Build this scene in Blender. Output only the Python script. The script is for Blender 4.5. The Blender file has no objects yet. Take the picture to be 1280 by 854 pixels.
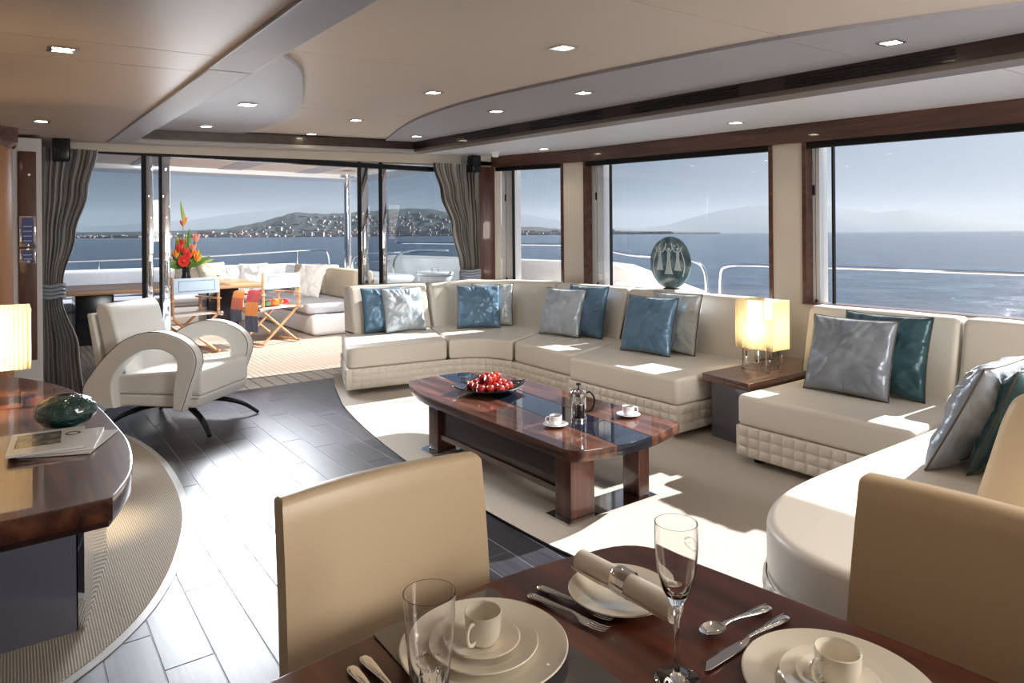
import bpy, bmesh, math, random
from mathutils import Vector, Matrix, noise
random.seed(7)
C = bpy.context.scene.collection
PI = math.pi
sc = bpy.context.scene

# ------------------------------------------------------------------ camera
YAW = math.atan(628/853)
cam_d = bpy.data.cameras.new('camera'); cam = bpy.data.objects.new('camera', cam_d); C.objects.link(cam)
cam_d.sensor_width = 36; cam_d.lens = 36*853/1280; cam_d.shift_y = -134/1280
cam_d.clip_end = 90000; cam_d.clip_start = 0.05
cam.matrix_world = Matrix.Translation((0, 0, 1.42)) @ Matrix.Rotation(-YAW, 4, 'Z') @ Matrix.Rotation(PI/2, 4, 'X') @ Matrix.Rotation(-0.0075, 4, 'Z')
sc.camera = cam
sc.view_settings.view_transform = 'Standard'; sc.view_settings.look = 'None'
sc.view_settings.gamma = 1; sc.view_settings.use_curve_mapping = False
sc.view_settings.exposure = 0.0
cy = sc.cycles
cy.use_denoising = True; cy.max_bounces = 12; cy.transparent_max_bounces = 24; cy.transmission_bounces = 10
cy.sample_clamp_indirect = 6; cy.caustics_refractive = False; cy.caustics_reflective = False

# ------------------------------------------------------------------ sky, sun and room lights
SUN_TRAVEL = Vector((-1.0, 0.03, -0.60)).normalized()
w = bpy.data.worlds.new('sky'); sc.world = w; w.use_nodes = True
nt = w.node_tree; nt.nodes.clear()
out = nt.nodes.new('ShaderNodeOutputWorld'); bg = nt.nodes.new('ShaderNodeBackground')
tc = nt.nodes.new('ShaderNodeTexCoord')
dot = nt.nodes.new('ShaderNodeVectorMath'); dot.operation = 'DOT_PRODUCT'
nt.links.new(tc.outputs['Generated'], dot.inputs[0]); dot.inputs[1].default_value = (0.97, -0.24, 0.05)
r1 = nt.nodes.new('ShaderNodeValToRGB'); nt.links.new(dot.outputs['Value'], r1.inputs[0])
e = r1.color_ramp.elements
e[0].position = 0.0; e[0].color = (0.150, 0.185, 0.245, 1)
e[1].position = 1.0; e[1].color = (0.80, 0.86, 0.92, 1)
x = r1.color_ramp.elements.new(0.55); x.color = (0.265, 0.32, 0.40, 1)
x = r1.color_ramp.elements.new(0.82); x.color = (0.56, 0.62, 0.70, 1)
sep = nt.nodes.new('ShaderNodeSeparateXYZ'); nt.links.new(tc.outputs['Generated'], sep.inputs[0])
r2 = nt.nodes.new('ShaderNodeValToRGB'); nt.links.new(sep.outputs['Z'], r2.inputs[0])
e = r2.color_ramp.elements
e[0].position = 0.0; e[0].color = (0.95, 0.95, 0.96, 1); e[1].position = 1.0; e[1].color = (1.5, 1.7, 2.0, 1)
x = r2.color_ramp.elements.new(0.06); x.color = (0.88, 0.90, 0.94, 1)
x = r2.color_ramp.elements.new(0.35); x.color = (0.98, 1.02, 1.1, 1)
mx = nt.nodes.new('ShaderNodeMix'); mx.data_type = 'RGBA'; mx.blend_type = 'MULTIPLY'; mx.inputs[0].default_value = 1
nt.links.new(r1.outputs[0], mx.inputs[6]); nt.links.new(r2.outputs[0], mx.inputs[7])
nt.links.new(mx.outputs[2], bg.inputs[0]); bg.inputs[1].default_value = 1.0
nt.links.new(bg.outputs[0], out.inputs[0])

def light(name, kind, loc, energy, color=(1, 1, 1), target=None, size=1.0, size_y=None, parent=None, **kw):
    d = bpy.data.lights.new(name, kind); d.energy = energy; d.color = color
    if kind == 'AREA':
        d.size = size
        if size_y: d.shape = 'RECTANGLE'; d.size_y = size_y
    for k, v in kw.items(): setattr(d, k, v)
    o = bpy.data.objects.new(name, d); C.objects.link(o); o.location = loc
    if target is not None:
        o.rotation_euler = (Vector(target)-Vector(loc)).to_track_quat('-Z', 'Y').to_euler()
    if parent: o.parent = parent
    return o
light('sun', 'SUN', (30, 6, 20), 13.5, (1.0, 0.97, 0.94), target=Vector((30, 6, 20))+SUN_TRAVEL, angle=0.012)
# unseen soft area lights added as fill, in place of studio strobes
light('soft_light_forward', 'AREA', (3.0, -1.5, 2.0), 92, (1.0, 0.93, 0.85), target=(1.6, 4.0, 0.5), size=1.4, spread=2.1)
light('soft_light_aft', 'AREA', (1.9, 7.5, 1.95), 42, (0.88, 0.93, 1.0), target=(1.0, 3.6, 0.0), size=1.2, size_y=0.5, spread=1.3)

light('soft_light_deck', 'AREA', (2.6, 7.5, 2.15), 62, (1.0, 0.98, 0.95), target=(3.2, 11.5, 1.0), size=1.5, size_y=0.4, spread=2.2)  # added to brighten the deck furniture and rim; no lamp stands there

# ------------------------------------------------------------------ materials
def sset(b, **k):
    al = {'spec': 'Specular IOR Level', 'rough': 'Roughness', 'metal': 'Metallic', 'coat': 'Coat Weight', 'coat_rough': 'Coat Roughness',
          'trans': 'Transmission Weight', 'ior': 'IOR', 'sheen': 'Sheen Weight', 'aniso': 'Anisotropic', 'sheen_rough': 'Sheen Roughness'}
    for n, v in k.items(): b.inputs[al.get(n, n)].default_value = v
def mat(name, col, rough=0.5, **k):
    m = bpy.data.materials.new(name); m.use_nodes = True
    b = m.node_tree.nodes['Principled BSDF']; b.inputs['Base Color'].default_value = (*col, 1)
    sset(b, rough=rough, **k); return m
def N(m, t): return m.node_tree.nodes.new(t)
def L(m, a, b): m.node_tree.links.new(a, b)
def BS(m): return m.node_tree.nodes['Principled BSDF']
def coords(m, scale=(1, 1, 1), space='Object', rot=(0, 0, 0)):
    t = N(m, 'ShaderNodeTexCoord'); mp = N(m, 'ShaderNodeMapping')
    mp.inputs['Scale'].default_value = scale; mp.inputs['Rotation'].default_value = rot
    L(m, t.outputs[space], mp.inputs[0]); return mp.outputs[0]
def noisy(m, cols, scale=(1, 1, 1), nscale=5, detail=4, rot=(0, 0, 0), pos=None, space='Object', distortion=0):
    v = coords(m, scale, space, rot); n = N(m, 'ShaderNodeTexNoise')
    n.inputs['Scale'].default_value = nscale; n.inputs['Detail'].default_value = detail; n.inputs['Distortion'].default_value = distortion
    L(m, v, n.inputs['Vector']); r = N(m, 'ShaderNodeValToRGB'); e = r.color_ramp.elements
    pos = pos or [0.3+0.4*i/(len(cols)-1) for i in range(len(cols))]
    for i, c in enumerate(cols):
        q = e[i] if i < 2 else e.new(pos[i])
        q.position = pos[i]; q.color = (*c, 1)
    L(m, n.outputs[0], r.inputs[0]); L(m, r.outputs[0], BS(m).inputs['Base Color']); return n
def bump(m, src, strength=0.2, dist=0.01):
    b = N(m, 'ShaderNodeBump'); b.inputs['Strength'].default_value = strength; b.inputs['Distance'].default_value = dist
    L(m, src, b.inputs['Height']); L(m, b.outputs[0], BS(m).inputs['Normal']); return b
def bumpnoise(m, scale, strength=0.2, dist=0.005, sc3=(1, 1, 1), detail=3):
    n = N(m, 'ShaderNodeTexNoise'); n.inputs['Scale'].default_value = scale; n.inputs['Detail'].default_value = detail
    L(m, coords(m, sc3), n.inputs['Vector']); return bump(m, n.outputs[0], strength, dist)

M = {}
def wood(name, cols, axis='Y', coat=1.0, rough=0.35, sc=9.0):
    m = mat(name, cols[0], rough, coat=coat, coat_rough=0.03)
    s3 = {'Y': (sc, 0.55, sc), 'X': (0.55, sc, sc), 'Z': (sc, sc, 0.55)}[axis]
    noisy(m, cols, s3, 2.2, 7, distortion=0.6, pos=[0.32, 0.5, 0.66] if len(cols) == 3 else None); return m
M['walnut'] = wood('walnut_gloss', [(0.030, 0.009, 0.005), (0.10, 0.031, 0.016), (0.20, 0.072, 0.036)])
M['walnut_x'] = wood('walnut_gloss_cross', [(0.05, 0.015, 0.008), (0.10, 0.032, 0.017), (0.15, 0.052, 0.028)], 'X')
M['dining_wood'] = wood('dining_mahogany', [(0.055, 0.013, 0.007), (0.105, 0.026, 0.013), (0.16, 0.044, 0.022)], 'Y', coat=0.28, sc=7)
M['walnut_z'] = wood('walnut_upright', [(0.06, 0.022, 0.014), (0.11, 0.042, 0.028), (0.16, 0.065, 0.045)], 'Z', coat=0.4)
M['dark_wood'] = wood('dark_wood_trim', [(0.016, 0.006, 0.004), (0.032, 0.012, 0.008), (0.05, 0.02, 0.013)], 'Y', coat=0.5)
M['frame_wood'] = wood('mahogany_window_trim', [(0.05, 0.017, 0.010), (0.09, 0.032, 0.018), (0.14, 0.055, 0.03)], 'Y', coat=0.6)
M['teak'] = wood('teak', [(0.42, 0.20, 0.09), (0.55, 0.29, 0.14), (0.66, 0.38, 0.20)], 'X', coat=0.1, rough=0.45)
M['teak_deck'] = wood('teak_deck', [(0.33, 0.27, 0.22), (0.42, 0.35, 0.29), (0.52, 0.45, 0.38)], 'Y', coat=0.0, rough=0.7)
M['caulk'] = mat('deck_caulk', (0.03, 0.03, 0.03), 0.7)
M['leather'] = mat('cream_leather', (0.81, 0.765, 0.69), 0.42, spec=0.45); bumpnoise(M['leather'], 9, 0.10, 0.02)
M['leather_tan'] = mat('tan_leather', (0.68, 0.53, 0.35), 0.38, spec=0.4); bumpnoise(M['leather_tan'], 220, 0.08, 0.002)
M['leather_white'] = mat('pale_leather', (0.80, 0.80, 0.78), 0.38, spec=0.45); bumpnoise(M['leather_white'], 200, 0.05, 0.002)
M['piping'] = mat('dark_seam', (0.10, 0.08, 0.06), 0.6)
def silk(name, col, col2, rough=0.32):
    m = mat(name, col, rough+.02, metal=0.30, sheen=0.6, sheen_rough=0.3)
    noisy(m, [col, col2], (1, 1, 1), 4, 3)
    bumpnoise(m, 11, 0.55, 0.022, (1, 1, 1), 4); return m
M['silk_silver'] = silk('silver_silk', (0.46, 0.55, 0.64), (0.58, 0.67, 0.75))
M['silk_blue'] = silk('blue_silk', (0.11, 0.22, 0.36), (0.17, 0.31, 0.46))
M['silk_teal'] = silk('teal_silk', (0.03, 0.08, 0.105), (0.045, 0.12, 0.15))
M['silk_grey'] = silk('grey_silk', (0.24, 0.28, 0.34), (0.33, 0.37, 0.43))
M['silk_pale'] = silk('pale_silk', (0.52, 0.60, 0.64), (0.64, 0.70, 0.72))
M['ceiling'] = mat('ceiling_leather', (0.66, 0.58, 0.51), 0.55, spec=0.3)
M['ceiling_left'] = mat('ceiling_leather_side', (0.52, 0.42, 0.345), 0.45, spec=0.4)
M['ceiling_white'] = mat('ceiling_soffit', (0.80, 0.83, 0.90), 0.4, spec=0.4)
M['ceiling_fabric'] = mat('ceiling_fabric', (0.40, 0.40, 0.45), 0.6); bumpnoise(M['ceiling_fabric'], 60, 0.3, 0.003, (8, 1, 1))
M['taupe'] = mat('taupe_trim', (0.17, 0.135, 0.115), 0.4)
M['taupe_pale'] = mat('pale_taupe_trim', (0.42, 0.40, 0.40), 0.4)
M['cream_wall'] = mat('cream_wall', (0.68, 0.62, 0.53), 0.5)
M['white_wall'] = mat('white_wall', (0.70, 0.70, 0.74), 0.5)
M['white'] = mat('white_gelcoat', (0.86, 0.87, 0.88), 0.25, coat=0.5)
M['black'] = mat('black_plastic', (0.010, 0.010, 0.012), 0.6, spec=.25)
M['silver_trim'] = mat('silver_trim', (0.55, 0.55, 0.57), 0.3)
M['black_wood'] = mat('black_lacquer', (0.010, 0.010, 0.014), 0.15)
M['chrome'] = mat('chrome', (0.80, 0.80, 0.82), 0.06, metal=1.0)
M['steel'] = mat('stainless_steel', (0.75, 0.75, 0.76), 0.18, metal=1.0)
M['silver'] = mat('silver_cutlery', (0.72, 0.71, 0.69), 0.10, metal=1.0)
M['mirror'] = mat('mirror_panel', (0.72, 0.73, 0.78), 0.03, metal=1.0)
M['china'] = mat('cream_china', (0.89, 0.83, 0.71), 0.12, coat=0.6)
M['china_white'] = mat('white_china', (0.86, 0.86, 0.88), 0.10, coat=0.6)
M['linen'] = mat('napkin_linen', (0.84, 0.76, 0.66), 0.8, sheen=0.3)
M['coffee'] = mat('black_coffee', (0.015, 0.007, 0.004), 0.05)
M['grey_lacquer'] = mat('grey_lacquer', (0.13, 0.135, 0.18), 0.12, coat=0.8)
M['inlay'] = mat('dark_glass_inlay', (0.010, 0.014, 0.028), 0.04, coat=1.0)
M['placemat'] = mat('glossy_placemat', (0.075, 0.07, 0.075), 0.08, coat=1.0)
M['deck_cushion'] = mat('deck_canvas', (0.82, 0.82, 0.84), 0.8); bumpnoise(M['deck_cushion'], 12, 0.15, 0.02)
M['deck_grey'] = mat('deck_cushion_grey', (0.50, 0.50, 0.53), 0.8)
M['deck_beige'] = mat('deck_pillow_beige', (0.42, 0.36, 0.27), 0.8)
M['canvas_blue'] = mat('pale_blue_canvas', (0.46, 0.58, 0.74), 0.7)
M['canvas_white'] = mat('white_canvas', (0.78, 0.76, 0.72), 0.8)
M['soffit_out'] = mat('outdoor_soffit', (0.66, 0.58, 0.52), 0.5)
M['plum'] = mat('red_plum', (0.42, 0.018, 0.014), 0.16, coat=0.6)
noisy(M['plum'], [(0.13, 0.005, 0.018), (0.42, 0.015, 0.015), (0.62, 0.10, 0.04)], (1, 1, 1), 16, 2, space='Object')
M['stalk'] = mat('plum_stalk', (0.10, 0.07, 0.02), 0.6)
def glassmat(name, col=(1, 1, 1), ior=1.45, rough=0.0):
    return mat(name, col, rough, trans=1.0, ior=ior)
M['crystal'] = glassmat('crystal', (1, 1, 1), 1.5)
M['acrylic'] = glassmat('acrylic', (1.0, 0.98, 0.95), 1.3)
M['teal_glass'] = glassmat('teal_glass', (0.03, 0.30, 0.30), 1.5, 0.02)
def pane_material(name, tint, refl=1.0):
    m = bpy.data.materials.new(name); m.use_nodes = True; t = m.node_tree; t.nodes.clear()
    o = t.nodes.new('ShaderNodeOutputMaterial'); mixs = t.nodes.new('ShaderNodeMixShader')
    tr = t.nodes.new('ShaderNodeBsdfTransparent'); tr.inputs[0].default_value = (*tint, 1)
    gl = t.nodes.new('ShaderNodeBsdfGlossy'); gl.inputs['Roughness'].default_value = 0.0; gl.inputs['Color'].default_value = (1, 1, 1, 1)
    fr = t.nodes.new('ShaderNodeFresnel'); fr.inputs[0].default_value = 1.35
    mu = t.nodes.new('ShaderNodeMath'); mu.operation = 'MULTIPLY'; mu.inputs[1].default_value = refl
    t.links.new(fr.outputs[0], mu.inputs[0]); t.links.new(mu.outputs[0], mixs.inputs[0])
    t.links.new(tr.outputs[0], mixs.inputs[1]); t.links.new(gl.outputs[0], mixs.inputs[2]); t.links.new(mixs.outputs[0], o.inputs[0]); return m
M['pane'] = pane_material('window_glass', (0.97, 0.98, 0.99), 0.6)
M['pane_door'] = pane_material('door_glass', (0.58, 0.63, 0.67), 1.0)
def emis(name, col, s):
    m = mat(name, (0.9, 0.9, 0.9), 0.5); b = BS(m); b.inputs['Emission Color'].default_value = (*col, 1); b.inputs['Emission Strength'].default_value = s; return m
M['bulb'] = emis('lamp_bulb', (1.0, 0.86, 0.62), 30)
M['bulb_small'] = emis('table_lamp_bulb', (1.0, 0.76, 0.45), 80)
M['screen'] = emis('touch_screen', (0.05, 0.08, 0.22), 0.25); BS(M['screen']).inputs['Base Color'].default_value = (.02, .02, .05, 1)
M['column'] = mat('column_leather', (0.36, 0.17, 0.07), 0.4)
# pleated lamp shade: light passes through it
def shade_material():
    m = bpy.data.materials.new('pleated_shade'); m.use_nodes = True; t = m.node_tree; t.nodes.clear()
    o = t.nodes.new('ShaderNodeOutputMaterial'); mixs = t.nodes.new('ShaderNodeMixShader'); mixs.inputs[0].default_value = 0.6
    d = t.nodes.new('ShaderNodeBsdfDiffuse'); d.inputs[0].default_value = (0.85, 0.74, 0.52, 1)
    s_ = t.nodes.new('ShaderNodeBsdfTranslucent'); s_.inputs[0].default_value = (0.95, 0.82, 0.58, 1)
    t.links.new(d.outputs[0], mixs.inputs[1]); t.links.new(s_.outputs[0], mixs.inputs[2]); t.links.new(mixs.outputs[0], o.inputs[0]); return m
M['shade'] = shade_material()
# floor boards: near-black stained oak with satin lacquer
m = M['board'] = mat('dark_stained_board', (0.05, 0.05, 0.06), 0.38, coat=0.25, coat_rough=0.3)
noisy(m, [(0.016, 0.016, 0.022), (0.042, 0.042, 0.054)], (14, 0.8, 14), 5, 6); bumpnoise(m, 40, 0.12, 0.002, (10, 0.8, 1))
M['board_joint'] = mat('board_joint', (0.30, 0.32, 0.38), 0.5)
# woven carpet
def carpet(name, c1, c2, s=150):
    m = mat(name, c1, 0.95, sheen=0.2)
    wv = N(m, 'ShaderNodeTexWave'); wv.wave_type = 'BANDS'; wv.bands_direction = 'X'; wv.inputs['Scale'].default_value = s/6.3*2; wv.inputs['Distortion'].default_value = 1.5
    wv.inputs['Detail Scale'].default_value = 6
    wv2 = N(m, 'ShaderNodeTexWave'); wv2.bands_direction = 'Y'; wv2.inputs['Scale'].default_value = s/6.3*1.6; wv2.inputs['Distortion'].default_value = 1.5
    v = coords(m); L(m, v, wv.inputs[0]); L(m, v, wv2.inputs[0])
    mu = N(m, 'ShaderNodeMath'); mu.operation = 'MULTIPLY'; L(m, wv.outputs['Fac'], mu.inputs[0]); L(m, wv2.outputs['Fac'], mu.inputs[1])
    r = N(m, 'ShaderNodeValToRGB'); r.color_ramp.elements[0].color = (*c2, 1); r.color_ramp.elements[1].color = (*c1, 1); r.color_ramp.elements[1].position = 0.5
    L(m, mu.outputs[0], r.inputs[0]); L(m, r.outputs[0], BS(m).inputs['Base Color']); bump(m, mu.outputs[0], 0.6, 0.004); return m
M['carpet'] = carpet('sisal_carpet', (0.72, 0.67, 0.60), (0.44, 0.39, 0.32))
M['carpet_dark'] = carpet('ribbed_carpet', (0.62, 0.55, 0.45), (0.28, 0.24, 0.19), 110)
# curtain stripes along the cloth's width (UV)
def curtain_mat(name, cols):
    m = mat(name, cols[0], 0.38, metal=0.2, sheen=0.4)
    t = N(m, 'ShaderNodeTexCoord'); mp = N(m, 'ShaderNodeMapping'); mp.inputs['Scale'].default_value = (17, 0.2, 1); L(m, t.outputs['UV'], mp.inputs[0])
    n = N(m, 'ShaderNodeTexNoise'); n.inputs['Scale'].default_value = 1.6; n.inputs['Detail'].default_value = 2; L(m, mp.outputs[0], n.inputs['Vector'])
    r = N(m, 'ShaderNodeValToRGB'); r.color_ramp.interpolation = 'CONSTANT'; e = r.color_ramp.elements
    ps = [0, 0.43, 0.485, 0.53, 0.575]
    for i, c in enumerate(cols):
        q = e[i] if i < 2 else e.new(ps[i]); q.position = ps[i]; q.color = (*c, 1)
    L(m, n.outputs[0], r.inputs[0]); L(m, r.outputs[0], BS(m).inputs['Base Color']); return m
M['curtain'] = curtain_mat('striped_silk_curtain', [(0.10, 0.065, 0.05), (0.80, 0.84, 0.90), (0.28, 0.18, 0.12), (0.30, 0.42, 0.52), (0.85, 0.80, 0.72)])
M['curtain_grey'] = curtain_mat('striped_grey_curtain', [(0.08, 0.07, 0.06), (0.62, 0.60, 0.56), (0.20, 0.17, 0.14), (0.40, 0.40, 0.41), (0.76, 0.72, 0.66)])
# sea
m = M['sea'] = mat('sea_water', (0.008, 0.030, 0.070), 0.14, ior=1.33, spec=0.5)
n1 = N(m, 'ShaderNodeTexNoise'); n1.inputs['Scale'].default_value = 0.35; n1.inputs['Detail'].default_value = 8; n1.inputs['Roughness'].default_value = 0.65
L(m, coords(m, (1, 1, 1)), n1.inputs['Vector']); bump(m, n1.outputs[0], 0.8, 0.55)
noisy(m, [(0.006, 0.020, 0.048), (0.010, 0.036, 0.080), (0.05, 0.095, 0.14)], (1, 1, 1), 0.22, 8, pos=[0.38, 0.5, 0.68])  # light and dark of the waves painted into the base colour
M['hill'] = mat('wooded_hill', (0.03, 0.045, 0.05), 0.9)
noisy(M['hill'], [(0.010, 0.018, 0.024), (0.022, 0.032, 0.034), (0.045, 0.05, 0.05)], (1, 1, 1), 0.012, 6)
M['mountain'] = mat('far_mountain', (0.035, 0.055, 0.075), 0.9)
M['house'] = mat('house_wall', (0.40, 0.365, 0.34), 0.8)
M['house_pink'] = mat('house_wall_pink', (0.42, 0.27, 0.23), 0.8)

# ------------------------------------------------------------------ mesh helpers
def thing(name, label, cat, loc=(0, 0, 0), rotz=0, group=None, rot=None):
    o = bpy.data.objects.new(name, None); C.objects.link(o); o.empty_display_size = 0.1
    o.location = loc; o.rotation_euler = rot or (0, 0, rotz)
    if cat: o['label'] = label; o['category'] = cat
    if group: o['group'] = group
    return o
class MB:
    def __init__(s): s.v = []; s.f = []; s.uv = None
    def add(s, v, f, mtx=None):
        b = len(s.v)
        s.v += [tuple(mtx @ Vector(p)) for p in v] if mtx else [tuple(p) for p in v]
        s.f += [tuple(i+b for i in q) for q in f]; return s
    def box(s, x0, x1, y0, y1, z0, z1, r=0, mtx=None):
        if r: return s.slab([(x0, y0), (x1, y0), (x1, y1), (x0, y1)], z0, z1, r, 3, mtx, cr=r*1.35)
        v = [(x0, y0, z0), (x1, y0, z0), (x1, y1, z0), (x0, y1, z0), (x0, y0, z1), (x1, y0, z1), (x1, y1, z1), (x0, y1, z1)]
        return s.add(v, [(3, 2, 1, 0), (4, 5, 6, 7), (0, 1, 5, 4), (1, 2, 6, 5), (2, 3, 7, 6), (3, 0, 4, 7)], mtx)
    def hexa(s, v): return s.add(v, [(3, 2, 1, 0), (4, 5, 6, 7), (0, 1, 5, 4), (1, 2, 6, 5), (2, 3, 7, 6), (3, 0, 4, 7)])
    def slab(s, pts, z0, z1, r=0.0, n=3, mtx=None, cr=0, zf=None):
        pts = [tuple(p[:2]) for p in pts]
        if area(pts) < 0: pts = pts[::-1]
        if cr: pts = fillet(pts, cr)
        rings = []
        if r > 0:
            for i in range(n+1):
                a = PI/2*i/n; rings.append((r*(1-math.sin(a)), z0+r*(1-math.cos(a))))
            for i in range(n+1):
                a = PI/2*i/n; rings.append((r*(1-math.cos(a)), z1-r*(1-math.sin(a))))
            rings.append((r+min(.003, r*.5), z1)); rings.insert(0, (r+min(.003, r*.5), z0))
        else: rings = [(0, z0), (0, z1)]
        v = []; f = []; k = len(pts)
        nr = normals2(pts)
        for d, z in rings:
            for (p, q) in zip(pts, nr):
                X, Y = p[0]-q[0]*d, p[1]-q[1]*d
                v.append((X, Y, z if zf is None else z+zf(X, Y)))
        for i in range(len(rings)-1):
            for j in range(k):
                a, b = i*k+j, i*k+(j+1) % k
                f.append((a, b, b+k, a+k))
        c = Vector((sum(p[0] for p in pts)/k, sum(p[1] for p in pts)/k)); o = (len(rings)-1)*k
        star = all((Vector(pts[j])-c).cross(Vector(pts[(j+1) % k])-c) > 1e-7 for j in range(k))
        if star and k > 4:
            v.append((c.x, c.y, v[0][2] if zf is None else rings[0][1]+zf(c.x, c.y))); v.append((c.x, c.y, v[o][2] if zf is None else rings[-1][1]+zf(c.x, c.y)))
            for j in range(k): f.append(((j+1) % k, j, len(v)-2)); f.append((o+j, o+(j+1) % k, len(v)-1))
        else: f.append(tuple(range(k-1, -1, -1))); f.append(tuple(o+j for j in range(k)))
        return s.add(v, f, mtx)
    def lathe(s, prof, n=32, mtx=None, cap=True):
        v = []; f = []
        for r, z in prof:
            for j in range(n): v.append((r*math.cos(2*PI*j/n), r*math.sin(2*PI*j/n), z))
        for i in range(len(prof)-1):
            for j in range(n):
                a, b = i*n+j, i*n+(j+1) % n; f.append((a, b, b+n, a+n))
        if cap:
            if prof[0][0] > 1e-6: f.append(tuple(range(n-1, -1, -1)))
            if prof[-1][0] > 1e-6: f.append(tuple((len(prof)-1)*n+j for j in range(n)))
        return s.add(v, f, mtx)
    def tube(s, path, r, n=10, closed=False, mtx=None, flat=1.0):
        P = [Vector(p) for p in path]; k = len(P); v = []; f = []
        rr = r if isinstance(r, (list, tuple)) else [r]*k
        up = None
        for i, p in enumerate(P):
            a = P[i-1] if (i > 0 or closed) else P[0]; b = P[(i+1) % k] if (i < k-1 or closed) else P[-1]
            t = (b-a).normalized() if (b-a).length > 1e-9 else Vector((0, 0, 1))
            if up is None:
                up = Vector((0, 0, 1)) if abs(t.z) < 0.9 else Vector((1, 0, 0))
            x = t.cross(up).normalized(); up = x.cross(t).normalized()
            for j in range(n):
                an = 2*PI*j/n; v.append(p+x*rr[i]*math.cos(an)+up*rr[i]*flat*math.sin(an))
        for i in range(k if closed else k-1):
            for j in range(n):
                a, b = i*n+j, i*n+(j+1) % n; c, d = ((i+1) % k)*n+j, ((i+1) % k)*n+(j+1) % n
                f.append((a, b, d, c))
        if not closed: f.append(tuple(range(n-1, -1, -1))); f.append(tuple((k-1)*n+j for j in range(n)))
        return s.add(v, f, mtx)
    def grid(s, fn, nu, nv, mtx=None, wrap_u=False):
        v = [fn(i/nu, j/nv) for j in range(nv+1) for i in range(nu+(0 if wrap_u else 1))]; w_ = nu+(0 if wrap_u else 1); f = []
        for j in range(nv):
            for i in range(nu):
                a = j*w_+i; b = j*w_+(i+1) % w_; f.append((a, b, b+w_, a+w_))
        return s.add(v, f, mtx)
    def sphere(s, c, r, nu=16, nv=10, sc3=(1, 1, 1)):
        v = [(c[0], c[1], c[2]-r*sc3[2])]
        for i in range(1, nv):
            a = -PI/2+PI*i/nv
            for j in range(nu): v.append((c[0]+r*sc3[0]*math.cos(a)*math.cos(2*PI*j/nu), c[1]+r*sc3[1]*math.cos(a)*math.sin(2*PI*j/nu), c[2]+r*sc3[2]*math.sin(a)))
        v.append((c[0], c[1], c[2]+r*sc3[2])); f = []
        for j in range(nu): f.append((0, 1+(j+1) % nu, 1+j)); f.append((len(v)-1, 1+(nv-2)*nu+j, 1+(nv-2)*nu+(j+1) % nu))
        for i in range(nv-2):
            for j in range(nu):
                a, b = 1+i*nu+j, 1+i*nu+(j+1) % nu; f.append((a, b, b+nu, a+nu))
        return s.add(v, f)
    def build(s, name, m, parent=None, world=False, smooth=True, angle=35, label=None, kind=None, fix=False, mesh=None):
        if mesh is None:
            me = bpy.data.meshes.new(name)
            off = Vector((0, 0, 0))
            vv = s.v
            if world and parent is not None:
                off = Vector(parent.location)
                p = parent.parent
                while p: off += Vector(p.location); p = p.parent
                vv = [tuple(Vector(q)-off) for q in s.v]
            me.from_pydata(vv, [], s.f)
            if fix:
                b = bmesh.new(); b.from_mesh(me); bmesh.ops.remove_doubles(b, verts=b.verts, dist=1e-5); bmesh.ops.recalc_face_normals(b, faces=b.faces); b.to_mesh(me); b.free()
            if smooth:
                me.shade_smooth(); me.set_sharp_from_angle(angle=math.radians(angle))
            me.materials.append(M[m] if isinstance(m, str) else m)
        else: me = mesh
        o = bpy.data.objects.new(name, me); C.objects.link(o)
        if parent: o.parent = parent
        if label: o['label'] = label
        if kind: o['kind'] = kind
        return o
def tag(o, label, cat, group=None, kind=None):
    o['label'] = label; o['category'] = cat
    if group: o['group'] = group
    if kind: o['kind'] = kind
    return o
def area(p): return sum(p[i][0]*p[(i+1) % len(p)][1]-p[(i+1) % len(p)][0]*p[i][1] for i in range(len(p)))/2
def normals2(p):
    k = len(p); o = []
    for i in range(k):
        a, b, c = Vector(p[i-1]), Vector(p[i]), Vector(p[(i+1) % k])
        d1 = (b-a).normalized(); d2 = (c-b).normalized()
        n1 = Vector((d1.y, -d1.x)); n2 = Vector((d2.y, -d2.x)); q = n1+n2
        if q.length < 1e-6: q = n1
        q.normalize(); q /= max(0.35, q.dot(n1)); o.append((q.x, q.y))
    return o
def fillet(p, r, n=4):
    out_ = []; k = len(p); rs = r if isinstance(r, (list, tuple)) else [r]*k
    for i in range(k):
        a, b, c = Vector(p[i-1]), Vector(p[i]), Vector(p[(i+1) % k])
        u = a-b; v = c-b; rr = min(rs[i], u.length*0.45, v.length*0.45)
        if rr < 1e-5: out_.append(tuple(b)); continue
        p0 = b+u.normalized()*rr; p2 = b+v.normalized()*rr
        for j in range(n+1):
            t = j/n; q = p0*(1-t)**2+b*2*t*(1-t)+p2*t*t; out_.append(tuple(q))
    return out_
def smooth_path(p, n=6, closed=False):
    P = [Vector(q) for q in p]; k = len(P); o = []
    for i in range(k if closed else k-1):
        if closed: a, b, c, d = P[i-1], P[i], P[(i+1) % k], P[(i+2) % k]
        else: a, b, c, d = P[max(0, i-1)], P[i], P[i+1], P[min(k-1, i+2)]
        for j in range(n):
            t = j/n
            o.append(tuple(0.5*((2*b)+(c-a)*t+(2*a-5*b+4*c-d)*t*t+(3*b-a-3*c+d)*t**3)))
    if not closed: o.append(tuple(P[-1]))
    return o
def copy_tree(o, parent=None):
    c = o.copy(); C.objects.link(c); c.parent = parent
    for ch in list(o.children): copy_tree(ch, c)
    return c
def face_mb(v): 
    m_ = MB(); m_.add(v, [tuple(range(len(v)))]); return m_
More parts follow.
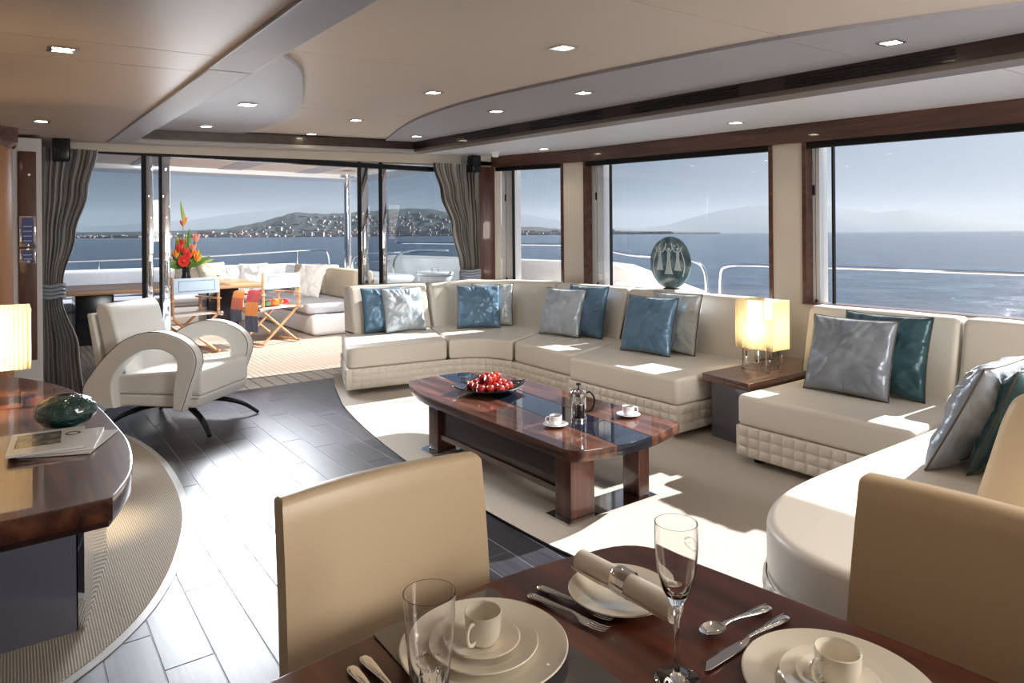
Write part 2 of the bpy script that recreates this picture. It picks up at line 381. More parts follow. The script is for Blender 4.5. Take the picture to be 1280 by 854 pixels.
# ------------------------------------------------------------------ setting: geometry of the saloon
# world: +Y runs aft to the open doors, +X to the row of windows; the deckhead rises gently aft and to +X
def cz(x, y): return 2.22+.028*(y-1.5)+.0325*(x-4.9)
def wx(y): return 5.0 if y < 5.45 else 5.0-(y-5.45)*0.178
def ceil_slab(pts, dz, name, m, parent, th=0.03, n=0, r=0):
    mb = MB(); mb.slab(pts, dz, dz+th, r, 2 if r else 0, zf=lambda x, y: cz(x, y)); return mb.build(name, m, parent, world=True)
def struct(name, mb, m, **k):
    o = mb.build(name, m, **k); o['kind'] = 'structure'; return o

# floor with dark boards
fl = struct('floor', MB().box(-1.1, 5.15, -1.9, 6.98, -0.12, -0.0018), 'board_joint', smooth=False)
bmeshes = []
for v in range(3):
    mb = MB(); mb.slab([(0, 0), (0.1515, 0), (0.1515, 0.9965), (0, 0.9965)], -0.018, 0, 0.0015, 1); bmeshes.append(mb)
base_board = None
for i in range(-3, 14):
    x0 = 0.40+0.155*i-0.0
    off = (0.98 if i % 2 else 0.48)-(0.25 if i % 4 > 1 else 0)
    for k in range(-1, 7):
        ya = off+k; yb = ya+0.9965
        if ya > 6.5 or yb < 0.9: continue
        full = yb <= 6.54
        if full and base_board is not None:
            o = base_board.copy(); C.objects.link(o); o.location = (x0, ya, 0)
        else:
            mb = MB(); mb.slab([(0, 0), (0.1515, 0), (0.1515, min(0.9965, 6.54-ya)), (0, min(0.9965, 6.54-ya))], -0.018, 0, 0.0015, 1)
            o = mb.build('floor_board', 'board', fl); o.location = (x0, ya, 0)
            if full: base_board = o

# ceiling
cl = ceil_slab([(-1.1, -1.9), (5.1, -1.9), (5.1, 6.98), (-1.1, 6.98)], 0.135, 'ceiling', 'taupe', None, 0.05); cl['kind'] = 'structure'
g = 0.003
for ya, yb in [(-1.9, 0.4), (0.4, 2.8), (2.8, 3.15), (3.15, 5.14), (5.14, 6.8)]:
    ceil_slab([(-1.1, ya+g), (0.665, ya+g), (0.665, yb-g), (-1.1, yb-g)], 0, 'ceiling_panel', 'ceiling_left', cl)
for ya, yb in [(-1.9, 0.3), (0.3, 1.68), (1.68, 3.05), (3.05, 4.75), (4.75, 6.46)]:
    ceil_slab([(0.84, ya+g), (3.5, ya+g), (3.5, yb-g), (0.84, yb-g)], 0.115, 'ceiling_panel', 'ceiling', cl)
for ya, yb in [(-1.9, 3.02), (3.02, 6.66)]:
    ceil_slab([(0.665, ya+g), (0.845, ya+g), (0.845, yb-g), (0.665, yb-g)], -0.012, 'ceiling_beam', 'ceiling_fabric', cl, 0.12, r=0.006)
for ya, yb in [(-1.9, 1.2), (1.2, 4.0), (4.0, 6.8)]:
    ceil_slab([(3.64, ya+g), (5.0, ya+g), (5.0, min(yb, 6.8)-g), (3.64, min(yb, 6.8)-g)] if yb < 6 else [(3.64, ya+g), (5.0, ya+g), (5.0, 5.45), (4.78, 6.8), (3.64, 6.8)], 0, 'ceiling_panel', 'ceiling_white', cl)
ceil_slab([(0.66, 6.62), (3.64, 6.62), (3.64, 6.8), (0.66, 6.8)], 0, 'ceiling_panel', 'taupe_pale', cl)
# flat trim strip and dark vent band around the raised centre
ceil_slab([(3.47, -1.9), (3.66, -1.9), (3.66, 6.66), (3.47, 6.46)], -0.010, 'coffer_trim', 'taupe', cl, 0.03, r=0.004)
ceil_slab([(0.84, 6.46), (3.47, 6.46), (3.66, 6.66), (0.84, 6.66)], -0.010, 'coffer_trim', 'taupe_pale', cl, 0.03, r=0.004)
ceil_slab([(3.475, -1.9), (3.52, -1.9), (3.52, 6.5), (3.475, 6.46)], 0.012, 'coffer_band', 'dark_wood', cl, 0.095)
ceil_slab([(0.84, 6.465), (3.475, 6.465), (3.52, 6.5), (0.84, 6.5)], 0.012, 'coffer_band', 'dark_wood', cl, 0.095)
for ya, yb in [(1.3, 2.15), (2.45, 3.3), (3.6, 4.45), (4.75, 5.6)]:
    for k in range(4):
        ceil_slab([(3.466, ya), (3.477, ya), (3.477, yb), (3.466, yb)], 0.026+k*0.016, 'vent_slat', 'black_wood', cl, 0.007)
# lower crescent and half-round fabric panels
cres = smooth_path([(3.14, 6.46), (2.84, 5.6), (2.62, 4.84), (2.50, 4.1), (2.48, 3.54), (2.52, 2.9), (2.57, 2.4), (2.70, 1.6), (2.98, 0.9), (3.3, 0.25), (3.47, -0.1)], 5)
def split_poly(path, xe, ya, yb):
    p = [(x, y) for x, y in path if ya <= y <= yb]
    def at(y):
        for (x1, y1), (x2, y2) in zip(path, path[1:]):
            if (y1-y)*(y2-y) <= 0 and y1 != y2: return x1+(x2-x1)*(y-y1)/(y2-y1)
        return path[0][0]
    hi = (at(yb), yb); lo = (at(ya), ya)
    p = [q for q in p if abs(q[1]-yb) > 0.01 and abs(q[1]-ya) > 0.01]
    return [hi]+p+[lo, (xe, ya), (xe, yb)]
for ya, yb in [(-0.08, 1.68), (1.684, 3.05), (3.054, 6.455)]:
    ceil_slab(split_poly(cres, 3.47, ya, yb), 0.098, 'crescent_panel', 'ceiling_fabric', cl, 0.019)
semi = smooth_path([(0.85, 2.86), (1.0, 3.1), (1.2, 3.43), (1.44, 4.09), (1.60, 4.6), (1.69, 5.09), (1.74, 5.8), (1.72, 6.46)], 5)
ceil_slab([(0.846, 6.455)]+[(0.846, 2.87)]+semi[1:-1]+[(1.72, 6.455)], 0.098, 'half_round_panel', 'ceiling_fabric', cl, 0.019)

# window wall: sill wall, pillars, header, walnut edges
wr = MB()
for ya, yb in [(-1.9, 5.45), (5.45, 6.8)]:
    a, b = wx(ya), wx(yb)
    wr.hexa([(a, ya, 0), (a+.12, ya, 0), (b+.12, yb, 0), (b, yb, 0), (a, ya, .86), (a+.12, ya, .86), (b+.12, yb, .86), (b, yb, .86)])
def zt(y): return 2.075+.030*(y-1.5)
for ya, yb in [(-1.9, 5.45), (5.45, 6.8)]:
    a, b = wx(ya), wx(yb)
    wr.hexa([(a+.02, ya, zt(ya)), (a+.12, ya, zt(ya)), (b+.12, yb, zt(yb)), (b+.02, yb, zt(yb)), (a+.02, ya, 2.5), (a+.12, ya, 2.5), (b+.12, yb, 2.5), (b+.02, yb, 2.5)])
PIL = [(-1.9, -1.6), (0.25, 0.51), (2.95, 3.21), (5.47, 5.75)]
for ya, yb in PIL:
    a, b = wx(ya), wx(yb)
    wr.hexa([(a, ya, .86), (a+.12, ya, .86), (b+.12, yb, .86), (b, yb, .86), (a, ya, zt(ya)), (a+.12, ya, zt(ya)), (b+.12, yb, zt(yb)), (b, yb, zt(yb))])
wr = struct('wall_right', wr, 'cream_wall', smooth=False)
hd = MB()
for ya, yb in [(-1.9, 5.45), (5.45, 6.88)]:
    a, b = wx(ya)-.06, wx(yb)-.06
    hd.hexa([(a, ya, zt(ya)), (a+.10, ya, zt(ya)), (b+.10, yb, zt(yb)), (b, yb, zt(yb)), (a, ya, cz(5, ya)+.03), (a+.10, ya, cz(5, ya)+.03), (b+.10, yb, cz(5, yb)+.03), (b, yb, cz(5, yb)+.03)])
hd.build('header_board', 'frame_wood', wr, smooth=False)
def frame_bar(y0, y1, z0, z1, m, name, parent, dx0=-.012, dx1=.09, top=True):
    a, b = wx(y0), wx(y1)
    mb = MB(); t0 = zt(y0) if top else z1; t1 = zt(y1) if top else z1
    mb.hexa([(a+dx0, y0, z0), (a+dx1, y0, z0), (b+dx1, y1, z0), (b+dx0, y1, z0), (a+dx0, y0, t0), (a+dx1, y0, t0), (b+dx1, y1, t1), (b+dx0, y1, t1)])
    return mb.build(name, m, parent, smooth=False)
WIN = [(-1.6, 0.25), (0.51, 2.95), (3.21, 5.47), (5.75, 6.80)]
for i, (ya, yb) in enumerate(WIN):
    a, b = wx(ya), wx(yb)
    wn = struct('window_%d' % (i+1), MB().hexa([(a-.02, ya, .86), (a+.12, ya, .86), (b+.12, yb, .86), (b-.02, yb, .86), (a-.02, ya, .875), (a+.12, ya, .875), (b+.12, yb, .875), (b-.02, yb, .875)]), 'frame_wood', smooth=False)
    frame_bar(ya, ya+.032, .86, 0, 'frame_wood', 'window_frame', wn)
    if i < 3: frame_bar(yb-.032, yb, .86, 0, 'frame_wood', 'window_frame', wn)
    # black roller-blind rail under the header
    mb = MB(); mb.hexa([(a+.0, ya, zt(ya)-.045), (a+.05, ya, zt(ya)-.045), (b+.05, yb, zt(yb)-.045), (b+.0, yb, zt(yb)-.045), (a+.0, ya, zt(ya)), (a+.05, ya, zt(ya)), (b+.05, yb, zt(yb)), (b+.0, yb, zt(yb))])
    mb.build('blind_rail', 'black', wn, smooth=False)
    # glass pane (thin real slab) and its rubber gasket
    mb = MB(); mb.add([(a+.075, ya, .87), (b+.075, yb, .87), (b+.075, yb, zt(yb)), (a+.075, ya, zt(ya))], [(0, 1, 2, 3)])
    mb.build('glass_pane', 'pane', wn, smooth=False)
    gy = [0.1, 2.745, 5.14, 6.58][i]
    frame_bar(gy-.014, gy, .87, 0, 'black', 'gasket', wn, .05, .08)
    # white mullion fin outside the glass
    fy = [(0.0, .1), (2.86, 2.955), (5.26, 5.46), (6.60, 6.79)][i]
    frame_bar(fy[0], fy[1], .6, 0, 'white', 'outer_mullion', wn, .085, .2)
    frame_bar(ya+.03, gy-.2, .84, .872, 'black_wood', 'gasket', wn, .04, .10, top=False)

# aft bulkhead with the sliding doors
def zl(x): return 2.168+.022*(x-1.0)
ba = MB(); ba.hexa([(-.3, 6.8, zl(-.3)), (4.82, 6.8, zl(4.82)), (4.82, 6.98, zl(4.82)), (-.3, 6.98, zl(-.3)), (-.3, 6.8, 2.6), (4.82, 6.8, 2.6), (4.82, 6.98, 2.6), (-.3, 6.98, 2.6)])
ba.box(4.44, 4.84, 6.8, 6.98, 0, 2.3); ba.box(-.3, .2, 6.8, 6.98, 0, 2.2)
ba = struct('wall_aft', ba, 'cream_wall', smooth=False)
MB().box(4.50, 4.735, 6.775, 6.8, 0.5, 2.235, 0.004).build('walnut_panel', 'walnut_z', ba)
# wall stub at the left of the doors with a walnut panel
ws = MB(); ws.slab([(-1.1, 6.3), (0.20, 6.3), (0.20, 6.98), (-1.1, 6.98)], 0, 2.175, 0.004, 1)
ws = struct('wall_left', ws, 'white_wall')
MB().box(-1.1, -0.98, -1.9, 6.3, 0, 2.3).build('side_wall', 'cream_wall', ws, smooth=False)
MB().box(0.055, 0.165, 6.275, 6.3, 0.5, 2.07, 0.003).build('walnut_panel', 'walnut_z', ws)
struct('wall_back', MB().box(-1.1, 5.1, -2.0, -1.9, 0, 2.3), 'cream_wall', smooth=False)
# round leather column with a walnut cap
col = struct('trim_1', MB().lathe([(0.27, 0), (0.27, 2.0), (0.27, 2.19)], 48, Matrix.Translation((-0.25, 5.95, 0))), 'column')
MB().lathe([(0.27, 2.03), (0.325, 2.08), (0.33, 2.185)], 8, Matrix.Translation((-0.25, 5.95, 0)) @ Matrix.Rotation(PI/8, 4, 'Z')).build('column_cap', 'walnut_x', col, smooth=False)

def door(n, parts, hx):
    d = struct('door_%d' % n, MB().box(parts[0][0], parts[-1][1], 6.80, 6.94, 0.0, 0.015), 'steel', smooth=False)
    for x0, x1, kind in parts:
        z1 = zl(x0)
        if kind == 'glass':
            MB().add([(x0, 6.88, .01), (x1, 6.88, .01), (x1, 6.88, z1+.03), (x0, 6.88, z1+.03)], [(0, 1, 2, 3)]).build('glass_pane', 'pane_door', d, smooth=False)
        else:
            MB().box(x0, x1, 6.85, 6.91, .01, z1+.02, .003 if kind != 'black' else 0).build('stile' if kind == 'chrome' else 'gasket', {'chrome': 'mirror', 'black': 'black'}[kind], d)
    for x0 in hx:
        MB().box(x0, x0+.045, 6.835, 6.85, .86, 1.28, .004).build('lock_plate', 'steel', d)
        h = MB().tube([(x0+.022, 6.85, .98), (x0+.022, 6.79, .98), (x0+.022, 6.79, 1.2), (x0+.022, 6.85, 1.2)], .008, 8)
        h.lathe([(.016, 0), (.016, .02)], 16, Matrix.Translation((x0+.022, 6.835, .92)) @ Matrix.Rotation(PI/2, 4, 'X')); h.build('door_handle', 'chrome', d)
door(1, [(.2, .955, 'glass'), (.955, .985, 'black'), (.985, 1.04, 'chrome'), (1.04, 1.095, 'glass'), (1.095, 1.112, 'black'), (1.112, 1.18, 'chrome')], [.99, 1.123])
door(2, [(3.02, 3.04, 'black'), (3.04, 3.12, 'chrome'), (3.12, 3.27, 'glass'), (3.27, 3.285, 'black'), (3.285, 3.335, 'chrome'), (3.335, 4.44, 'glass')], [3.055, 3.287])
MB().box(.2, 4.44, 6.84, 6.92, 2.15, 2.2).build('door_track', 'black', ba, smooth=False)

# carpets
cm = smooth_path([(2.44, 6.12), (2.30, 5.66), (2.21, 5.33), (2.08, 4.62), (2.0, 3.94), (1.955, 3.27), (1.955, 2.94), (1.96, 2.56), (1.98, 2.28), (2.06, 1.8), (2.2, 1.3), (2.45, .7), (2.8, .1)], 5)
cp = struct('floor_2', MB().slab(cm+[(4.99, .1), (4.99, 5.4), (4.76, 6.7), (2.66, 6.7)], -.002, .010, .003, 2), 'carpet')
cp.name = 'carpet'; tag(cp, 'pale cream woven carpet with a curved edge under the sofas and low table', 'carpet')
del cp['kind']
ctrim = [(x-.010, y) for x, y in cm]
MB().slab(ctrim+[(x+.004, y) for x, y in cm[::-1]], -.001, .0085).build('carpet_edge', 'black_wood', cp)
cs = smooth_path([(-.30, 6.2), (.25, 6.15), (.52, 5.85), (.67, 5.44), (.745, 4.9), (.755, 4.5), (.74, 4.15), (.69, 3.74), (.57, 3.3), (.44, 2.99), (.31, 2.79), (.14, 2.62), (-.2, 2.38), (-.6, 2.25), (-.95, 2.2)], 5)
cp2 = MB().slab(cs+[(-.95, 6.2)], -.002, .008, .003, 2).build('carpet', 'carpet_dark')
tag(cp2, 'ribbed grey-beige carpet curving around the foot of the sideboard', 'carpet')
tr = []
nn = normals2([(p[0], p[1]) for p in (cs+[(-.95, 6.2)])]); sg = -1
inn = [(p[0]-q[0]*sg*-0, p[1]) for p, q in zip(cs, nn)]
outl = []
for i, p in enumerate(cs):
    a = Vector(cs[max(0, i-1)]); b = Vector(cs[min(len(cs)-1, i+1)]); t = (b-a).normalized(); n_ = Vector((-t.y, t.x))
    if n_.dot(Vector((1, 0))) < 0 and i > 3 and i < len(cs)-6: n_ = -n_
    outl.append((p[0]+n_.x*.035, p[1]+n_.y*.035))
MB().slab(cs+outl[::-1], -.001, .004).build('carpet_edge', 'silver_trim', cp2)

# ------------------------------------------------------------------ outside: aft deck
dk = struct('floor_2', MB().box(-2.5, 6.0, 6.98, 14.0, -.2, -.012), 'caulk', smooth=False)
first = None
for i in range(62):
    x0 = 0.55+i*.062
    if first is None:
        first = MB().slab([(0, 6.99), (.057, 6.99), (.057, 13.9), (0, 13.9)], -.03, 0, .001, 1).build('deck_plank', 'teak_deck', dk); first.location = (x0, 0, 0)
    else:
        o = first.copy(); C.objects.link(o); o.location = (x0, 0, 0)
    if i % 2 == 0 and x0 < 4.2:
        o = MB().box(0, .105, 6.56, 6.98, -.03, .002).build('grating_bar', 'canvas_white', dk, smooth=False, mesh=None) if i == 0 else gb.copy()
        if i == 0: gb = o
        else: C.objects.link(o)
        o.location = (x0, 0, 0)
# outdoor deckhead with white rim and spot lights
so = struct('ceiling_2', MB().box(-1.5, 5.2, 6.98, 11.6, 2.47, 2.55), 'soffit_out', smooth=False)
for a in [(-1.5, 5.3, 11.2, 11.9), (4.7, 5.3, 6.98, 11.2)]: MB().box(*a, 2.40, 2.54, .02).build('deckhead_rim', 'white', so)
for x in (1.4, 2.6, 3.8): MB().box(x, x+.35, 6.98, 11.2, 2.463, 2.469).build('deckhead_panel', 'ceiling_fabric', so, smooth=False)
# starboard side deck and bulwark
sd = struct('floor_3', MB().box(5.12, 6.4, -4, 9.8, -.2, 0), 'white', smooth=False)
prof = [(12.5, 1.02), (6.4, 1.05), (6.05, 1.03), (4.7, .70), (4.3, .62), (-4, .60)]
bw = MB(); v = []; f = []
for y, z in prof: v += [(6.15, y, 0), (6.02, y, z-.03), (6.02, y, z), (6.36, y, z), (6.36, y, 0)]
for i in range(len(prof)-1):
    for j in range(5): f.append((i*5+j, i*5+(j+1) % 5, (i+1)*5+(j+1) % 5, (i+1)*5+j))
bw.add(v, f); bw = tag(bw.build('bulwark', 'white', smooth=False, fix=True), 'white sloping bulwark of the side deck seen low through the windows', 'bulwark')
def rail(name, label, paths, stan=(), r=.019, group=None):
    o = thing(name, label, 'railing', tuple(paths[0][0]))
    for i, p in enumerate(paths): MB().tube(smooth_path(p, 4), r, 10).build('handrail', 'steel', o, world=True)
    for s_ in stan: MB().tube([s_[0], s_[1]], r*.85, 8).build('stanchion', 'steel', o, world=True)
    return o
rail('deck_railing', 'long steel handrail crossing the rightmost window', [[(6.2, 3.6, .6), (6.2, 3.58, 1.0), (6.2, 3.45, 1.075), (6.2, 3.2, 1.09), (6.2, 2, 1.09), (6.2, -3.5, 1.09)]], [((6.2, .2, .6), (6.2, .2, 1.09))])
rail('deck_railing', 'looped steel rail end beside the cream pillar in the wide window', [[(6.2, 4.62, .62), (6.2, 4.61, .98), (6.2, 4.52, 1.06), (6.2, 4.3, 1.08), (6.2, 4.0, 1.08), (6.2, 3.84, 1.05), (6.2, 3.75, .95), (6.2, 3.74, .62)]])
rail('deck_railing', 'steel handrail above the white bulwark behind the glass disc', [[(6.2, 4.80, .70), (6.2, 4.82, .98), (6.2, 4.95, 1.10), (6.2, 5.3, 1.13), (6.2, 6.0, 1.16), (6.2, 6.7, 1.26), (6.2, 7.4, 1.27), (6.2, 12.3, 1.27)]], [((6.2, 9.2, 1.0), (6.2, 9.2, 1.27))])
rail('deck_railing', 'chrome stern rail behind the deck settee', [[(-1.5, 13.3, 1.0), (2.7, 13.3, 1.06), (4.9, 13.3, 1.14), (5.15, 13.3, 1.08), (5.2, 13.3, .85)]], [((4.55, 13.3, .8), (4.55, 13.3, 1.13)), ((1.2, 13.3, .8), (1.2, 13.3, 1.03))])
rail('deck_railing', 'short looped chrome rail beside the deck post', [[(5.15, 12.0, .75), (5.15, 12.0, .96), (5.3, 12.0, 1.06), (5.6, 12.0, 1.08), (7.0, 12.0, 1.1)], [(5.2, 12.0, .90), (5.9, 12.0, .92)]])
rail('deck_railing', 'curved chrome rail seen through the right door glass', [[(4.95, 9.9, .7), (4.95, 9.9, 1.0), (5.1, 9.9, 1.14), (5.4, 9.9, 1.17), (5.95, 9.9, 1.16)]])
ps = thing('deck_post', 'tall polished chrome post holding up the deckhead outside', 'post', (4.42, 10.5, 0))
MB().lathe([(.055, 0), (.055, 2.40)], 24).build('pole', 'chrome', ps)
MB().lathe([(.12, 2.37), (.12, 2.40)], 24).build('top_flange', 'steel', ps)
cap = thing('deck_locker', 'round white deck locker seen low through the right door glass', 'locker', (5.35, 9.3, 0))
MB().lathe([(.27, 0), (.27, .78), (.25, .80)], 32).build('drum', 'white', cap)
MB().lathe([(.29, .80), (.29, .83), (.27, .85)], 32).build('lid', 'white', cap)
MB().tube([(-.06, 0, .85), (-.06, 0, .90), (.06, 0, .90), (.06, 0, .85)], .008, 8).build('handle', 'chrome', cap)

# sea, shore hills with houses, far mountains, haze
S_, C_ = math.sin(YAW), math.cos(YAW)
def pxdir(x): k = (x-640)/853; return (S_+k*C_, C_-k*S_)
def pxz(x, y, R): return 1.42+(293-(y+(x-640)*.0075))*R/853
sea = MB(); sea.box(-60000, 60000, -60000, 60000, -60, -3.5)
sea = struct('floor_4', sea, 'sea', smooth=False); sea.name = 'sea'; tag(sea, 'deep blue rippled sea reaching to the horizon', 'sea', kind='stuff')
def interp(prof, x):
    if x <= prof[0][0]: return prof[0][1]
    for (a, b), (c, d) in zip(prof, prof[1:]):
        if x <= c: return b+(d-b)*(x-a)/(c-a)
    return prof[-1][1]
HP = [(-60, 292), (150, 290), (230, 288.5), (280, 286), (320, 279), (345, 272), (368, 265.5), (385, 266), (405, 267.5), (430, 266), (470, 263), (510, 261), (540, 262), (560, 266), (590, 274), (635, 283), (670, 284), (705, 286.5), (760, 288), (830, 289.5), (900, 290)]
def hillz(x, t, R0, R1):
    ridge = pxz(x, interp(HP, x), R1)
    n_ = noise.fractal(Vector((x*.03, t*2.2, 3.1)), 1.0, 2.0, 4)
    s_ = t**.85 if t < 1 else 1
    return -3.5+(ridge+3.5)*s_*(1+.18*n_*(1-t)) + (3 if t == 0 else 0)
R0, R1 = 3600, 4700
def hf(u, v):
    x = -60+960*u; R = R0+(R1-R0)*v; d = pxdir(x); n_ = noise.noise(Vector((x*.11, v*3, .7)))
    return (d[0]*R, d[1]*R, hillz(x, v, R0, R1)+n_*9*min(1, (289.5-interp(HP, x))/12+.12)*(1 if v > .1 else 0))
hb = MB().grid(hf, 320, 12)
def hback(u, v):
    a = hf(u, 1); return (a[0]*(1+.05*v), a[1]*(1+.05*v), a[2]*(1-v)-5*v)
hb.grid(hback, 320, 1)
hill = tag(hb.build('wooded_hill', 'hill', fix=True, angle=80), 'low wooded headland across the water with a town along its shore', 'hill', kind='structure')
random.seed(3)
for mname, cnt in (('house', 760), ('house_pink', 170)):
    hs = MB()
    for i in range(cnt):
        x = random.choice([random.uniform(240, 600), random.uniform(380, 600), random.uniform(620, 840), random.uniform(60, 300)])
        hgt = 289.5-interp(HP, x); t = random.random()**1.9*.8*min(1, max(.15, hgt/18)); R = R0+(R1-R0)*t; d = pxdir(x)
        z = hillz(x, t, R0, R1); s_ = random.uniform(4, 9); wd = s_*random.uniform(1, 2.6); h_ = random.uniform(6, 15)
        if random.random() < .05: wd *= 2; h_ *= 1.8
        mt = Matrix.Translation((d[0]*(R-12), d[1]*(R-12), z-2)) @ Matrix.Rotation(-YAW+random.uniform(-.4, .4), 4, 'Z')
        hs.box(-wd, wd, -s_, s_, 0, h_, mtx=mt)
        if random.random() < .4: hs.box(-wd*.4, wd*1.3, -s_-3, s_, 0, h_*.5, mtx=mt)
    o = hs.build('hillside_houses', mname, hill, smooth=False); o['kind'] = 'stuff'
MP = [(-200, 286), (100, 284), (230, 276), (330, 263), (420, 256), (520, 252), (600, 257), (680, 272), (760, 284), (800, 286), (835, 281), (870, 271), (900, 263), (935, 257.5), (965, 257), (1037, 258), (1060, 261), (1095, 266), (1135, 263), (1180, 268), (1230, 274), (1300, 278), (1500, 284), (1700, 288)]
def mf(u, v):
    x = -200+1900*u; R = 19000+2500*v; d = pxdir(x); k = max(.3, .805-.593*((x-640)/853)*0+0) ; n_ = noise.fractal(Vector((x*.02, v*1.5, 9)), 1, 2, 4)
    rid = pxz(x, interp(MP, x), 21500)
    return (d[0]*R, d[1]*R, -3.5+(rid+3.5)*(v**.8)*(1+.05*n_))
tag(MB().grid(mf, 300, 8).build('far_mountains', 'mountain', angle=80), 'pale hazy mountain ridge on the horizon', 'mountain', kind='structure')
# thin sea haze lying over the water in front of the hills
hz = bpy.data.materials.new('sea_haze'); hz.use_nodes = True; t_ = hz.node_tree; t_.nodes.clear()
o_ = t_.nodes.new('ShaderNodeOutputMaterial'); vs = t_.nodes.new('ShaderNodeVolumeScatter'); vs.inputs['Density'].default_value = 0.42e-4
vs.inputs['Color'].default_value = (.55, .68, .82, 1); t_.links.new(vs.outputs[0], o_.inputs['Volume'])
pl = []
for x in range(-400, 1801, 100):
    d = Vector(pxdir(x)).normalized(); pl.append((d.x*1500, d.y*1500))
pl2 = []
for x in range(1800, -401, -100):
    d = Vector(pxdir(x)).normalized(); pl2.append((d.x*30000, d.y*30000))
tag(MB().slab(pl+pl2, -3.4, 900).build('sea_haze', hz, smooth=False), 'blue haze lying over the distant water and hills', 'haze', kind='stuff')
# ------------------------------------------------------------------ sofas
def resample(path, step):
    P = [Vector(p) for p in path]; o = [P[0]]; acc = 0
    for a, b in zip(P, P[1:]):
        L_ = (b-a).length
        if L_ < 1e-9: continue
        t = step-acc
        while t <= L_: o.append(a+(b-a)*(t/L_)); t += step
        acc = L_-(t-step)
    if (o[-1]-P[-1]).length > step*.3: o.append(P[-1])
    return [tuple(q) for q in o]
def path_normals(p, side):
    o = []
    for i in range(len(p)):
        a = Vector(p[max(0, i-1)][:2]); b = Vector(p[min(len(p)-1, i+1)][:2]); t = (b-a).normalized()
        o.append(Vector((t.y, -t.x))*side)
    return o
def loft(path, sec, side, r=.035, n=4, wob=0.0, seed=0):
    """sweep a section (outward, z) along a plan path with rounded ends"""
    p = resample(path, .06); nn = path_normals(p, side)
    if area(sec) < 0: sec = sec[::-1]
    sn = normals2(sec); k = len(sec); v = []; f = []; rings = []
    t0 = (Vector(p[1])-Vector(p[0])).normalized(); t1 = (Vector(p[-1])-Vector(p[-2])).normalized()
    for i in range(n+1):
        a = PI/2*i/n; rings.append((Vector(p[0])+t0*r*(1-math.cos(a)), nn[0], r*(1-math.sin(a))))
    for i in range(1, len(p)-1): rings.append((Vector(p[i]), nn[i], 0))
    for i in range(n, -1, -1):
        a = PI/2*i/n; rings.append((Vector(p[-1])-t1*r*(1-math.cos(a)), nn[-1], r*(1-math.sin(a))))
    for ri, (c, nv, ins) in enumerate(rings):
        for (u, z), q in zip(sec, sn):
            uu = u-q[0]*ins; zz = z-q[1]*ins
            if wob: zz += wob*noise.noise(Vector((c.x*5, c.y*5, z*6+seed))); uu += wob*noise.noise(Vector((c.y*4, c.x*4, z*7+seed+5)))
            v.append((c.x+nv.x*uu, c.y+nv.y*uu, zz))
    for i in range(len(rings)-1):
        for j in range(k):
            a, b = i*k+j, i*k+(j+1) % k; f.append((a, b, b+k, a+k))
    f.append(tuple(range(k-1, -1, -1))); f.append(tuple((len(rings)-1)*k+j for j in range(k)))
    return MB().add(v, f)
def quilt(path, side, z0, rows, sq, depth=.012):
    step = sq/8; p = resample(path, step); nn = path_normals(p, side); nv = rows*8; v = []; f = []
    for j in range(nv+1):
        z = z0+rows*sq*j/nv*.8
        for i, (c, q) in enumerate(zip(p, nn)):
            d = depth*(abs(math.sin(PI*i/8))*abs(math.sin(PI*j/8)))**.45
            v.append((c[0]+q.x*d, c[1]+q.y*d, z))
    k = len(p)
    for j in range(nv):
        for i in range(k-1):
            a = j*k+i; f.append((a, a+1, a+1+k, a+k))
    return MB().add(v, f)
BACK = fillet([(0, .40), (.10, .80), (.115, .875), (.15, .90), (.27, .90), (.30, .86), (.27, .40)], [.02, .2, .03, .03, .03, .03, .02])
def sofa(name, label, loc, seats, bases, quilts, backs, feet):
    t = thing(name, label, 'sofa', loc)
    for pts, rr in bases:
        MB().slab(pts, .055, .2385, .003, 1).build('base', 'leather', t, world=True)
    for path, side in quilts: quilt(path, side, .058, 3, .075).build('quilted_skirt', 'leather', t, world=True, angle=80)
    for pts, rr in seats:
        mb = MB(); mb.slab(fillet(pts, rr), .24, .425, .03, 5); mb.build('seat_cushion', 'leather', t, world=True, angle=60)
    for i, (path, side, wob) in enumerate(backs):
        loft(path, BACK, side, wob=wob, seed=i*7).build('back_cushion', 'leather', t, world=True, angle=70)
    for x, y in feet: MB().lathe([(.03, .0), (.035, .056)], 12, Matrix.Translation((x, y, .008))).build('foot', 'black', t, world=True)
    return t
def ins(pts, d): 
    if area(pts) < 0: pts = pts[::-1]
    return [(p[0]-q[0]*d, p[1]-q[1]*d) for p, q in zip(pts, normals2(pts))]
inner = smooth_path([(3.345, 5.56), (3.50, 5.50), (3.66, 5.36), (3.745, 5.10)], 5)
s1 = [(2.37, 5.69), (3.33, 5.56), (3.71, 6.6), (2.70, 6.6)]
s2 = inner+[(4.7, 5.62), (4.62, 5.95), (4.35, 6.35), (3.72, 6.60)]
s3 = [(3.75, 5.09), (3.715, 4.22), (4.7, 4.55), (4.7, 5.61)]
s4 = [(3.64, 4.19), (3.64, 3.07), (4.66, 3.07), (4.66, 4.53)]
g_ = .004
back2 = smooth_path([(3.73, 6.50), (4.0, 6.46), (4.28, 6.28), (4.47, 6.02), (4.57, 5.75), (4.58, 5.62)], 5)
fr = fillet([(2.70, 6.6), (2.37, 5.69), (3.33, 5.56)], [0, .09, 0])+inner+[(3.72, 4.21), (3.645, 4.19)]+fillet([(3.645, 4.19), (3.645, 3.075), (4.66, 3.075)], [0, .03, 0])
